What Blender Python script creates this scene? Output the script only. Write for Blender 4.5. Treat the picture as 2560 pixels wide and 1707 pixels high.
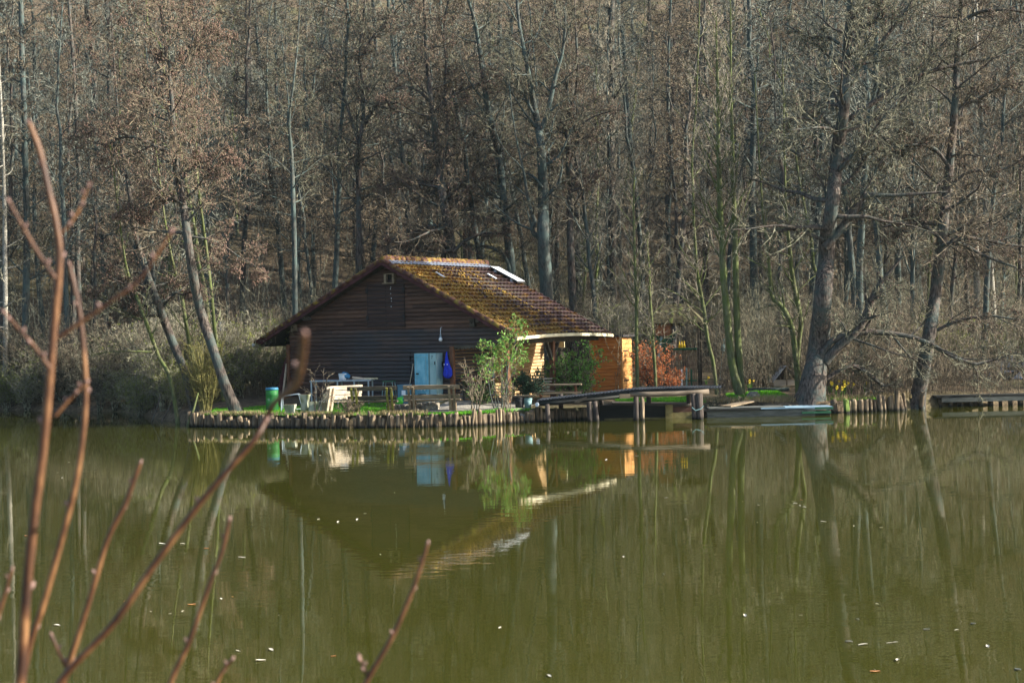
import bpy, math, random
import numpy as np
from mathutils import Vector, Matrix

for o in list(bpy.data.objects):
    bpy.data.objects.remove(o)
sc = bpy.context.scene
COL = sc.collection

# ------------------------------------------------------------------ camera
F, CH, TH, VH = 3700.0, 3.45, 0.0218, -40.0      # focal length in photo pixels, eye height over the water, roll, horizon
ST, CT = math.sin(TH), math.cos(TH)
cam_data = bpy.data.cameras.new("camera")
cam = bpy.data.objects.new("camera", cam_data)
COL.objects.link(cam)
sc.camera = cam
cam_data.sensor_width = 36.0
cam_data.lens = F * 36.0 / 2560.0
cam_data.shift_y = VH / 2560.0
cam_data.clip_start = 0.1
cam_data.clip_end = 2000.0
cam_data.dof.use_dof = True
cam_data.dof.focus_distance = 56.0
cam_data.dof.aperture_fstop = 5.0
cam.matrix_world = Matrix(((CT, ST, 0, 0), (0, 0, -1, 0), (-ST, CT, 0, CH), (0, 0, 0, 1)))

# ------------------------------------------------------------------ light
SUN_AZ, SUN_EL = math.radians(95), math.radians(27)   # azimuth clockwise from +Y (away from the camera)
world = bpy.data.worlds.new("World")
sc.world = world
world.use_nodes = True
wn = world.node_tree.nodes
sky = wn.new("ShaderNodeTexSky")
sky.sky_type = 'NISHITA'
sky.sun_disc = False
sky.sun_elevation = SUN_EL
sky.sun_rotation = SUN_AZ
sky.air_density = 1.0
sky.dust_density = 1.5
wn["Background"].inputs[1].default_value = 0.09
world.node_tree.links.new(sky.outputs[0], wn["Background"].inputs[0])
sun_data = bpy.data.lights.new("sun", 'SUN')
sun_data.energy = 5.0
sun_data.angle = math.radians(0.5)
sun_data.color = (1.0, 0.94, 0.82)
sun = bpy.data.objects.new("sun", sun_data)
COL.objects.link(sun)
sd = Vector((math.sin(SUN_AZ) * math.cos(SUN_EL), math.cos(SUN_AZ) * math.cos(SUN_EL), math.sin(SUN_EL)))
sun.rotation_euler = sd.to_track_quat('Z', 'Y').to_euler()
sun.location = (60, 20, 60)
sc.view_settings.view_transform = 'Standard'
sc.view_settings.look = 'None'
sc.view_settings.exposure = 1.62
sc.view_settings.gamma = 1.0
sc.cycles.max_bounces = 6
sc.cycles.diffuse_bounces = 3
sc.cycles.glossy_bounces = 3
sc.cycles.volume_bounces = 0
sc.cycles.transparent_max_bounces = 8

rng = np.random.default_rng(7)
random.seed(7)
U = random.uniform

# ------------------------------------------------------------------ pixel of the photograph -> point in the place
def uv(px, py):
    x = px - 1280 + 0.87
    y = py - 853.5
    return x * CT - y * ST, x * ST + y * CT - VH

def W(px, py, Y):
    u, v = uv(px, py)
    return (u / F * Y, Y, CH - v / F * Y)

def G(px, py, z=0.0):
    u, v = uv(px, py)
    Y = F * (CH - z) / v
    return (u / F * Y, Y, z)

HROT = math.radians(-31.8)
HO = (-4.71, 57.43, 0.0)
GA = (math.cos(HROT), math.sin(HROT))
DA = (-math.sin(HROT), math.cos(HROT))

def HB(px, py, b=0.0):
    u, v = uv(px, py)
    k = u / F
    Y = (b + HO[0] * DA[0] + HO[1] * DA[1]) / (k * DA[0] + DA[1])
    X = k * Y
    return ((X - HO[0]) * GA[0] + (Y - HO[1]) * GA[1], CH - v / F * Y)

def HW(a, b, z):
    return (HO[0] + a * GA[0] + b * DA[0], HO[1] + a * GA[1] + b * DA[1], z)

# ------------------------------------------------------------------ materials
def _nodes(name):
    m = bpy.data.materials.new(name)
    m.use_nodes = True
    nt = m.node_tree
    return m, nt, nt.nodes, nt.links, nt.nodes["Principled BSDF"]

def mat(name, stops, scale=(1, 1, 1), ns=5.0, detail=4.0, rough=0.85, bump=0.0, bdist=0.02, rnd=0.0, spec=0.25, metal=0.0, wet=None):
    m, nt, N, L, B = _nodes(name)
    tc = N.new("ShaderNodeTexCoord")
    mp = N.new("ShaderNodeMapping")
    mp.inputs["Scale"].default_value = scale
    L.new(tc.outputs["Object"], mp.inputs[0])
    oi = N.new("ShaderNodeObjectInfo")
    va = N.new("ShaderNodeVectorMath"); va.operation = 'ADD'
    sh = N.new("ShaderNodeVectorMath"); sh.operation = 'SCALE'
    cb = N.new("ShaderNodeCombineXYZ")
    for i in range(3):
        L.new(oi.outputs["Random"], cb.inputs[i])
    L.new(cb.outputs[0], sh.inputs[0]); sh.inputs["Scale"].default_value = 37.0
    L.new(mp.outputs[0], va.inputs[0]); L.new(sh.outputs[0], va.inputs[1])
    no = N.new("ShaderNodeTexNoise")
    no.inputs["Scale"].default_value = ns
    no.inputs["Detail"].default_value = detail
    L.new(va.outputs[0], no.inputs["Vector"])
    cr = N.new("ShaderNodeValToRGB")
    e = cr.color_ramp.elements
    while len(e) < len(stops):
        e.new(0.5)
    for k, (p, c) in enumerate(stops):
        e[k].position = p
        e[k].color = (*c, 1)
    L.new(no.outputs["Fac"], cr.inputs[0])
    col = cr.outputs[0]
    if rnd:
        hs = N.new("ShaderNodeHueSaturation")
        mr = N.new("ShaderNodeMapRange")
        mr.inputs["To Min"].default_value = 1 - rnd
        mr.inputs["To Max"].default_value = 1 + rnd
        L.new(oi.outputs["Random"], mr.inputs[0])
        L.new(mr.outputs[0], hs.inputs["Value"])
        L.new(col, hs.inputs["Color"])
        col = hs.outputs[0]
    if wet is not None:                                   # water-soaked foot of a post, darker below a world height
        ge = N.new("ShaderNodeNewGeometry")
        sp = N.new("ShaderNodeSeparateXYZ")
        L.new(ge.outputs["Position"], sp.inputs[0])
        mr = N.new("ShaderNodeMapRange")
        mr.inputs["From Min"].default_value = wet - 0.05
        mr.inputs["From Max"].default_value = wet + 0.05
        L.new(sp.outputs["Z"], mr.inputs[0])
        mx = N.new("ShaderNodeMix"); mx.data_type = 'RGBA'
        L.new(mr.outputs[0], mx.inputs["Factor"])
        mx.inputs["A"].default_value = (0.008, 0.008, 0.006, 1)
        L.new(col, mx.inputs["B"])
        col = mx.outputs["Result"]
    L.new(col, B.inputs["Base Color"])
    B.inputs["Roughness"].default_value = rough
    B.inputs["Specular IOR Level"].default_value = spec
    B.inputs["Metallic"].default_value = metal
    if bump:
        bp = N.new("ShaderNodeBump")
        bp.inputs["Strength"].default_value = bump
        bp.inputs["Distance"].default_value = bdist
        L.new(no.outputs["Fac"], bp.inputs["Height"])
        L.new(bp.outputs[0], B.inputs["Normal"])
    return m

def leaf_mat(name, c1, c2, trans=0.35, rough=0.6):
    m, nt, N, L, B = _nodes(name)
    tc = N.new("ShaderNodeTexCoord")
    no = N.new("ShaderNodeTexNoise")
    no.inputs["Scale"].default_value = 9.0
    no.inputs["Detail"].default_value = 3.0
    L.new(tc.outputs["Object"], no.inputs["Vector"])
    cr = N.new("ShaderNodeValToRGB")
    cr.color_ramp.elements[0].position = 0.35; cr.color_ramp.elements[0].color = (*c1, 1)
    cr.color_ramp.elements[1].position = 0.65; cr.color_ramp.elements[1].color = (*c2, 1)
    L.new(no.outputs["Fac"], cr.inputs[0])
    L.new(cr.outputs[0], B.inputs["Base Color"])
    B.inputs["Roughness"].default_value = rough
    B.inputs["Specular IOR Level"].default_value = 0.3
    tr = N.new("ShaderNodeBsdfTranslucent")
    L.new(cr.outputs[0], tr.inputs["Color"])
    mx = N.new("ShaderNodeMixShader")
    mx.inputs[0].default_value = trans
    L.new(B.outputs[0], mx.inputs[1]); L.new(tr.outputs[0], mx.inputs[2])
    L.new(mx.outputs[0], N["Material Output"].inputs[0])
    return m

def bark(name, c_dark, c_light, c_moss, moss=0.5, band=0.0):
    m, nt, N, L, B = _nodes(name)
    tc = N.new("ShaderNodeTexCoord")
    mp = N.new("ShaderNodeMapping"); mp.inputs["Scale"].default_value = (1, 1, 0.22 if not band else 3.0)
    L.new(tc.outputs["Object"], mp.inputs[0])
    n1 = N.new("ShaderNodeTexNoise"); n1.inputs["Scale"].default_value = 16; n1.inputs["Detail"].default_value = 5
    L.new(mp.outputs[0], n1.inputs["Vector"])
    cr = N.new("ShaderNodeValToRGB")
    cr.color_ramp.elements[0].position = 0.36; cr.color_ramp.elements[0].color = (*c_dark, 1)
    cr.color_ramp.elements[1].position = 0.66; cr.color_ramp.elements[1].color = (*c_light, 1)
    L.new(n1.outputs["Fac"], cr.inputs[0])
    n2 = N.new("ShaderNodeTexNoise"); n2.inputs["Scale"].default_value = 1.6; n2.inputs["Detail"].default_value = 6; n2.inputs["Roughness"].default_value = 0.7
    L.new(tc.outputs["Object"], n2.inputs["Vector"])
    c2 = N.new("ShaderNodeValToRGB")
    c2.color_ramp.elements[0].position = max(0.0, 0.62 - moss * 0.3); c2.color_ramp.elements[0].color = (0, 0, 0, 1)
    c2.color_ramp.elements[1].position = max(0.1, 0.78 - moss * 0.3); c2.color_ramp.elements[1].color = (1, 1, 1, 1)
    L.new(n2.outputs["Fac"], c2.inputs[0])
    mx = N.new("ShaderNodeMix"); mx.data_type = 'RGBA'
    L.new(c2.outputs[0], mx.inputs["Factor"]); L.new(cr.outputs[0], mx.inputs["A"])
    mx.inputs["B"].default_value = (*c_moss, 1)
    L.new(mx.outputs["Result"], B.inputs["Base Color"])
    B.inputs["Roughness"].default_value = 0.9
    B.inputs["Specular IOR Level"].default_value = 0.15
    bp = N.new("ShaderNodeBump"); bp.inputs["Strength"].default_value = 0.8; bp.inputs["Distance"].default_value = 0.03
    L.new(n1.outputs["Fac"], bp.inputs["Height"]); L.new(bp.outputs[0], B.inputs["Normal"])
    return m

M = {}
M['bark_dark'] = bark("bark_dark", (0.028, 0.023, 0.020), (0.145, 0.115, 0.095), (0.065, 0.080, 0.072), 0.55)
M['bark_grey'] = bark("bark_grey", (0.030, 0.033, 0.032), (0.115, 0.115, 0.100), (0.070, 0.095, 0.088), 0.7)
M['bark_green'] = bark("bark_green", (0.065, 0.07, 0.035), (0.155, 0.16, 0.08), (0.10, 0.125, 0.04), 0.6)
M['bark_pale'] = bark("bark_pale", (0.12, 0.11, 0.09), (0.46, 0.43, 0.36), (0.10, 0.10, 0.07), 0.35, band=1.0)
M['twig_brown'] = mat("twig_brown", [(0.38, (0.022, 0.019, 0.014)), (0.64, (0.255, 0.205, 0.138))], ns=6.0, rnd=0.25)
M['twig_grey'] = mat("twig_grey", [(0.38, (0.025, 0.026, 0.018)), (0.64, (0.285, 0.270, 0.182))], ns=6.0, rnd=0.25)
M['twig_pale'] = mat("twig_pale", [(0.36, (0.07, 0.062, 0.045)), (0.64, (0.40, 0.35, 0.26))], ns=6.0, rnd=0.2)
M['twig_bank'] = mat('twig_bank', [(0.36, (0.085, 0.080, 0.055)), (0.64, (0.38, 0.345, 0.25))], ns=6.0, rnd=0.2)
M['twig_hill'] = mat('twig_hill', [(0.38, (0.026, 0.030, 0.027)), (0.64, (0.245, 0.255, 0.205))], ns=6.0, rnd=0.25)
M['twig_green'] = mat("twig_green", [(0.3, (0.11, 0.10, 0.035)), (0.7, (0.24, 0.21, 0.07))], ns=2.0, rnd=0.25)
M['catkin'] = mat("catkin", [(0.3, (0.075, 0.045, 0.036)), (0.7, (0.22, 0.140, 0.105))], ns=3.0, rnd=0.2)
M['bud_leaf'] = leaf_mat("bud_leaf", (0.14, 0.17, 0.03), (0.27, 0.30, 0.06))
M['green_leaf'] = leaf_mat("green_leaf", (0.07, 0.17, 0.03), (0.22, 0.40, 0.08))
M['ivy_leaf'] = leaf_mat("ivy_leaf", (0.03, 0.085, 0.02), (0.11, 0.19, 0.045))
M['beech_leaf'] = leaf_mat("beech_leaf", (0.40, 0.12, 0.04), (0.62, 0.25, 0.10))
M['dark_leaf'] = leaf_mat("dark_leaf", (0.012, 0.035, 0.018), (0.03, 0.075, 0.035), 0.15)
M['grass'] = leaf_mat("grass_blade", (0.07, 0.27, 0.010), (0.16, 0.44, 0.02), 0.4)
M['dry_grass'] = leaf_mat("dry_grass", (0.22, 0.17, 0.08), (0.40, 0.32, 0.17), 0.3)
M['flower'] = leaf_mat("flower_yellow", (0.75, 0.50, 0.02), (0.85, 0.66, 0.04), 0.3)
M['log'] = mat("palisade_wood", [(0.28, (0.035, 0.027, 0.019)), (0.5, (0.12, 0.088, 0.056)), (0.72, (0.30, 0.23, 0.145))], scale=(1, 1, 0.16), ns=13, detail=6, bump=0.9, bdist=0.02, rnd=0.4, wet=0.09)
M['post_log'] = mat('jetty_post_wood', [(0.3, (0.022, 0.018, 0.016)), (0.7, (0.105, 0.082, 0.066))], scale=(1, 1, 0.16), ns=13, detail=6, bump=0.9, bdist=0.02, wet=0.09)
M['log_green'] = mat("mossy_log_wood", [(0.3, (0.045, 0.085, 0.02)), (0.7, (0.16, 0.22, 0.04))], scale=(1, 1, 0.3), ns=10, bump=0.7, wet=0.09)
M['plank'] = mat("weathered_plank", [(0.3, (0.13, 0.10, 0.065)), (0.7, (0.30, 0.23, 0.15))], scale=(0.25, 1.5, 1.5), ns=10, bump=0.3, rnd=0.15)
M['plank_pale'] = mat("pale_plank", [(0.3, (0.46, 0.37, 0.27)), (0.7, (0.66, 0.56, 0.43))], scale=(0.25, 1.5, 1.5), ns=10, bump=0.2)
M['plank_dark'] = mat("dark_plank", [(0.3, (0.035, 0.030, 0.024)), (0.7, (0.10, 0.085, 0.062))], scale=(0.25, 1.5, 1.5), ns=10, bump=0.4, rnd=0.2)
M['plank_moss'] = mat("mossy_plank", [(0.35, (0.10, 0.085, 0.04)), (0.6, (0.24, 0.23, 0.035))], scale=(1, 1, 0.4), ns=9, bump=0.4)
M['stump'] = mat("stump_wood", [(0.3, (0.12, 0.085, 0.055)), (0.7, (0.33, 0.24, 0.15))], scale=(1, 1, 0.3), ns=10, bump=0.5)
M['concrete'] = mat("mossy_concrete", [(0.3, (0.10, 0.12, 0.03)), (0.45, (0.24, 0.25, 0.17)), (0.7, (0.50, 0.50, 0.42))], scale=(1, 1, 0.35), ns=5, bump=0.4, rnd=0.1)
M['stone'] = mat("rubble_stone", [(0.3, (0.10, 0.09, 0.075)), (0.7, (0.42, 0.37, 0.28))], ns=6, detail=8, bump=1.0, bdist=0.06, rnd=0.2)
M['steel'] = mat("grey_steel", [(0.3, (0.22, 0.27, 0.31)), (0.7, (0.36, 0.42, 0.47))], ns=4, rough=0.5, spec=0.5)
M['white'] = mat("white_plastic", [(0.3, (0.62, 0.68, 0.76)), (0.7, (0.80, 0.84, 0.88))], ns=3, rough=0.5)
M['blue_lid'] = mat("blue_plastic", [(0.3, (0.03, 0.16, 0.33)), (0.7, (0.06, 0.26, 0.48))], ns=3, rough=0.5)
M['cloth_blue'] = mat("blue_cloth", [(0.3, (0.012, 0.03, 0.42)), (0.7, (0.03, 0.06, 0.75))], ns=6, rough=0.8)
M['locker'] = mat("blue_enamel", [(0.2, (0.075, 0.27, 0.38)), (0.5, (0.15, 0.43, 0.56)), (0.8, (0.32, 0.60, 0.71))], scale=(1, 1, 0.5), ns=5, detail=7, rough=0.5)
M['locker_side'] = mat("grey_blue_enamel", [(0.3, (0.20, 0.36, 0.38)), (0.7, (0.36, 0.53, 0.55))], scale=(1, 1, 0.5), ns=4, rough=0.5)
M['black'] = mat("black_iron", [(0.3, (0.012, 0.012, 0.013)), (0.7, (0.03, 0.03, 0.032))], ns=5, rough=0.6)
M['hole'] = mat("dark_gap", [(0.3, (0.008, 0.007, 0.006)), (0.7, (0.014, 0.012, 0.010))], ns=5)
M['barrel'] = mat("green_drum", [(0.30, (0.015, 0.10, 0.025)), (0.62, (0.03, 0.20, 0.045)), (0.72, (0.42, 0.45, 0.43))], ns=2.2, detail=5, rough=0.55)
M['barrel_rim'] = mat("blue_drum_rim", [(0.3, (0.03, 0.14, 0.26)), (0.7, (0.06, 0.22, 0.34))], ns=4, rough=0.5)
M['maroon'] = mat("maroon_sheet", [(0.3, (0.035, 0.010, 0.012)), (0.7, (0.09, 0.03, 0.032))], ns=4)
M['shed'] = mat("orange_boarding", [(0.3, (0.40, 0.14, 0.032)), (0.5, (0.58, 0.225, 0.055)), (0.7, (0.74, 0.34, 0.10))], scale=(0.5, 0.5, 5), ns=2.4, detail=6, bump=0.15, rough=0.6)
M['shed_door'] = mat("pale_orange_boarding", [(0.3, (0.46, 0.215, 0.062)), (0.7, (0.62, 0.33, 0.115))], scale=(0.5, 0.5, 5), ns=2.4, detail=6, bump=0.15, rough=0.6)
M['felt'] = mat("roofing_felt", [(0.3, (0.02, 0.02, 0.022)), (0.7, (0.05, 0.045, 0.045))], ns=6, bump=0.3)
M['thatch'] = mat("mossy_thatch", [(0.3, (0.035, 0.03, 0.016)), (0.55, (0.085, 0.07, 0.036)), (0.72, (0.14, 0.17, 0.04))], ns=6, detail=7, bump=1.0, bdist=0.06)
M['green_paint'] = mat("green_paint", [(0.3, (0.015, 0.075, 0.04)), (0.7, (0.035, 0.13, 0.065))], ns=4, rough=0.6)
M['teal_paint'] = mat("faded_teal_paint", [(0.3, (0.10, 0.20, 0.21)), (0.7, (0.24, 0.36, 0.36))], ns=5, rough=0.7)
M['fascia_wood'] = mat("kiosk_wood", [(0.3, (0.14, 0.06, 0.03)), (0.7, (0.34, 0.17, 0.08))], ns=5)
M['tar'] = mat("tarred_board", [(0.3, (0.005, 0.006, 0.005)), (0.7, (0.018, 0.018, 0.014))], scale=(0.3, 1, 2), ns=6, bump=0.4, rough=0.7)
M['hull_olive'] = mat("olive_board", [(0.3, (0.10, 0.085, 0.03)), (0.7, (0.25, 0.21, 0.09))], ns=5, bump=0.3)
M['hull_brown'] = mat("brown_board", [(0.3, (0.06, 0.03, 0.022)), (0.7, (0.13, 0.07, 0.05))], ns=5, bump=0.3)
M['raft'] = mat("grey_raft_board", [(0.3, (0.05, 0.055, 0.05)), (0.7, (0.14, 0.145, 0.13))], scale=(0.3, 1, 2), ns=7, bump=0.4)
M['raft_blue'] = mat("bluish_raft_board", [(0.3, (0.13, 0.22, 0.29)), (0.7, (0.30, 0.42, 0.50))], scale=(0.3, 1, 2), ns=6, bump=0.3)
M['deck'] = mat("dark_corrugated_sheet", [(0.3, (0.007, 0.009, 0.012)), (0.7, (0.026, 0.031, 0.04))], ns=3, rough=0.8, spec=0.12)
M['pole_pale'] = mat("peeled_log", [(0.3, (0.085, 0.065, 0.046)), (0.7, (0.20, 0.158, 0.115))], scale=(0.25, 1, 1), ns=8, bump=0.5)
M['cream'] = mat("cream_board", [(0.3, (0.60, 0.52, 0.33)), (0.7, (0.76, 0.70, 0.50))], ns=3, rough=0.6)
M['panel'] = mat("white_tarp_panel_glare", [(0.3, (0.74, 0.76, 0.80)), (0.7, (0.86, 0.87, 0.88))], ns=2, rough=0.2, spec=0.7)  # plain white for the tarpaulin, sky glare painted on the roof panel
M['zinc'] = mat("zinc_strip", [(0.3, (0.085, 0.10, 0.135)), (0.7, (0.17, 0.19, 0.235))], scale=(1, 3, 1), ns=4, rough=0.7, spec=0.3)
M['post_brown'] = mat("brown_post", [(0.3, (0.10, 0.042, 0.022)), (0.7, (0.20, 0.095, 0.05))], scale=(1, 1, 0.3), ns=8)
M['yellow'] = mat("yellow_plastic", [(0.3, (0.72, 0.45, 0.02)), (0.7, (0.85, 0.6, 0.04))], ns=3, rough=0.4)
M['lime'] = mat("lime_plastic", [(0.3, (0.05, 0.42, 0.03)), (0.7, (0.10, 0.6, 0.06))], ns=3, rough=0.4)
M['blue_box'] = mat("steel_blue_plastic", [(0.3, (0.05, 0.13, 0.19)), (0.7, (0.10, 0.22, 0.30))], ns=3, rough=0.6)
M['tarp'] = mat("blue_white_tarp", [(0.35, (0.14, 0.22, 0.42)), (0.55, (0.55, 0.60, 0.70)), (0.7, (0.8, 0.82, 0.86))], ns=5, detail=6, bump=0.8, bdist=0.08)
M['glass_bulb'] = mat("white_glass", [(0.3, (0.75, 0.8, 0.85)), (0.7, (0.85, 0.9, 0.95))], ns=2, rough=0.15, spec=0.6)
M['twig_fore'] = mat("willow_bark", [(0.28, (0.028, 0.011, 0.006)), (0.5, (0.085, 0.036, 0.015)), (0.72, (0.23, 0.115, 0.048))], scale=(1, 1, 0.5), ns=30, detail=6, rough=0.5, spec=0.35, bump=0.3, bdist=0.002)
M['bud_fore'] = mat("willow_bud", [(0.3, (0.12, 0.065, 0.050)), (0.7, (0.28, 0.18, 0.155))], ns=20, rough=0.7)
M['petal'] = mat("floating_leaf", [(0.3, (0.38, 0.33, 0.24)), (0.7, (0.68, 0.64, 0.56))], ns=3, rnd=0.2)
M['leaf_brown'] = mat("floating_brown_leaf", [(0.3, (0.30, 0.12, 0.05)), (0.7, (0.5, 0.26, 0.12))], ns=3)

def mat_wall():
    m, nt, N, L, B = _nodes("dark_log_siding")
    tc = N.new("ShaderNodeTexCoord")
    sp = N.new("ShaderNodeSeparateXYZ"); L.new(tc.outputs["Object"], sp.inputs[0])
    def math_(op, a, b=None):
        n = N.new("ShaderNodeMath"); n.operation = op
        for i, q in enumerate((a, b)):
            if q is None: continue
            if isinstance(q, (int, float)): n.inputs[i].default_value = q
            else: L.new(q, n.inputs[i])
        return n.outputs[0]
    row = math_('FLOOR', math_('DIVIDE', math_('SUBTRACT', sp.outputs["Z"], 0.62), 0.155))
    seg = math_('FLOOR', math_('ADD', math_('MULTIPLY', sp.outputs["X"], 0.45), math_('MULTIPLY', row, 0.37)))
    cb = N.new("ShaderNodeCombineXYZ"); L.new(row, cb.inputs[0]); L.new(seg, cb.inputs[1])
    wn_ = N.new("ShaderNodeTexWhiteNoise"); wn_.noise_dimensions = '2D'; L.new(cb.outputs[0], wn_.inputs["Vector"])
    mp = N.new("ShaderNodeMapping"); mp.inputs["Scale"].default_value = (0.6, 0.6, 9); L.new(tc.outputs["Object"], mp.inputs[0])
    no = N.new("ShaderNodeTexNoise"); no.inputs["Scale"].default_value = 3.0; no.inputs["Detail"].default_value = 6; L.new(mp.outputs[0], no.inputs["Vector"])
    cr = N.new("ShaderNodeValToRGB")
    cr.color_ramp.elements[0].position = 0.3; cr.color_ramp.elements[0].color = (0.045, 0.023, 0.017, 1)
    cr.color_ramp.elements[1].position = 0.72; cr.color_ramp.elements[1].color = (0.145, 0.078, 0.052, 1)
    e = cr.color_ramp.elements.new(0.5); e.color = (0.085, 0.046, 0.034, 1)
    f = math_('ADD', math_('MULTIPLY', no.outputs["Fac"], 0.75), math_('MULTIPLY', wn_.outputs["Value"], 0.26))
    L.new(f, cr.inputs[0])
    # greyed, bluish weathering low on the right of the wall
    n2 = N.new("ShaderNodeTexNoise"); n2.inputs["Scale"].default_value = 0.55; n2.inputs["Detail"].default_value = 3; L.new(tc.outputs["Object"], n2.inputs["Vector"])
    low = N.new("ShaderNodeMapRange"); L.new(sp.outputs["Z"], low.inputs[0])
    low.inputs["From Min"].default_value = 3.45; low.inputs["From Max"].default_value = 3.3
    rt = N.new("ShaderNodeMapRange"); L.new(sp.outputs["X"], rt.inputs[0])
    rt.inputs["From Min"].default_value = -4.5; rt.inputs["From Max"].default_value = -1.0
    fac = math_('MULTIPLY', math_('MULTIPLY', low.outputs[0], rt.outputs[0]), math_('MULTIPLY', n2.outputs["Fac"], 1.25))
    mx = N.new("ShaderNodeMix"); mx.data_type = 'RGBA'; L.new(fac, mx.inputs["Factor"]); L.new(cr.outputs[0], mx.inputs["A"])
    mx.inputs["B"].default_value = (0.040, 0.052, 0.064, 1)
    L.new(mx.outputs["Result"], B.inputs["Base Color"])
    B.inputs["Roughness"].default_value = 0.8; B.inputs["Specular IOR Level"].default_value = 0.25
    bp = N.new("ShaderNodeBump"); bp.inputs["Strength"].default_value = 0.3; bp.inputs["Distance"].default_value = 0.01
    L.new(no.outputs["Fac"], bp.inputs["Height"]); L.new(bp.outputs[0], B.inputs["Normal"])
    return m
M['wall'] = mat_wall()
M['shutter'] = mat('dark_shutter_boards', [(0.3, (0.018, 0.013, 0.014)), (0.7, (0.066, 0.042, 0.038))], scale=(0.6, 0.6, 9), ns=3, detail=6, bump=0.2)
M['wall_tan'] = mat("tan_siding", [(0.3, (0.30, 0.18, 0.085)), (0.5, (0.50, 0.33, 0.165)), (0.7, (0.66, 0.47, 0.25))], scale=(0.6, 0.6, 8), ns=3, detail=6, bump=0.2)

def mat_roof():
    m, nt, N, L, B = _nodes("mossy_roof_tiles")
    tc = N.new("ShaderNodeTexCoord")
    sp = N.new("ShaderNodeSeparateXYZ"); L.new(tc.outputs["Object"], sp.inputs[0])
    n1 = N.new("ShaderNodeTexNoise"); n1.inputs["Scale"].default_value = 7; n1.inputs["Detail"].default_value = 6
    L.new(tc.outputs["Object"], n1.inputs["Vector"])
    cr = N.new("ShaderNodeValToRGB")
    cr.color_ramp.elements[0].position = 0.3; cr.color_ramp.elements[0].color = (0.045, 0.027, 0.029, 1)
    cr.color_ramp.elements[1].position = 0.7; cr.color_ramp.elements[1].color = (0.14, 0.082, 0.070, 1)
    L.new(n1.outputs["Fac"], cr.inputs[0])
    n2 = N.new("ShaderNodeTexNoise"); n2.inputs["Scale"].default_value = 1.5; n2.inputs["Detail"].default_value = 9; n2.inputs["Roughness"].default_value = 0.72
    L.new(tc.outputs["Object"], n2.inputs["Vector"])
    grad = N.new("ShaderNodeMapRange"); L.new(sp.outputs["Y"], grad.inputs[0])
    grad.inputs["From Min"].default_value = 0.0; grad.inputs["From Max"].default_value = 6.0
    grad.inputs["To Min"].default_value = 0.12; grad.inputs["To Max"].default_value = -0.08
    ad = N.new("ShaderNodeMath"); ad.operation = 'ADD'; L.new(n2.outputs["Fac"], ad.inputs[0]); L.new(grad.outputs[0], ad.inputs[1])
    c2 = N.new("ShaderNodeValToRGB")
    c2.color_ramp.elements[0].position = 0.475; c2.color_ramp.elements[0].color = (0, 0, 0, 1)
    c2.color_ramp.elements[1].position = 0.545; c2.color_ramp.elements[1].color = (1, 1, 1, 1)
    L.new(ad.outputs[0], c2.inputs[0])
    n3 = N.new("ShaderNodeTexNoise"); n3.inputs["Scale"].default_value = 5; n3.inputs["Detail"].default_value = 5
    L.new(tc.outputs["Object"], n3.inputs["Vector"])
    c3 = N.new("ShaderNodeValToRGB")
    c3.color_ramp.elements[0].position = 0.36; c3.color_ramp.elements[0].color = (0.19, 0.085, 0.026, 1)
    c3.color_ramp.elements[1].position = 0.66; c3.color_ramp.elements[1].color = (0.32, 0.195, 0.036, 1)
    L.new(n3.outputs["Fac"], c3.inputs[0])
    mx = N.new("ShaderNodeMix"); mx.data_type = 'RGBA'
    L.new(c2.outputs[0], mx.inputs["Factor"]); L.new(cr.outputs[0], mx.inputs["A"]); L.new(c3.outputs[0], mx.inputs["B"])
    L.new(mx.outputs["Result"], B.inputs["Base Color"])
    B.inputs["Roughness"].default_value = 0.85; B.inputs["Specular IOR Level"].default_value = 0.25
    bp = N.new("ShaderNodeBump"); bp.inputs["Strength"].default_value = 0.8; bp.inputs["Distance"].default_value = 0.04
    L.new(n2.outputs["Fac"], bp.inputs["Height"]); L.new(bp.outputs[0], B.inputs["Normal"])
    return m
M['roof'] = mat_roof()
M['verge'] = mat('verge_tile_clay', [(0.3, (0.045, 0.018, 0.018)), (0.5, (0.11, 0.05, 0.035)), (0.66, (0.24, 0.17, 0.03))], ns=3.5, detail=7, bump=0.5)
M['moss'] = mat("ochre_moss", [(0.3, (0.09, 0.055, 0.015)), (0.5, (0.22, 0.13, 0.024)), (0.72, (0.38, 0.25, 0.045))], ns=9, detail=5, bump=0.6)

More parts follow.
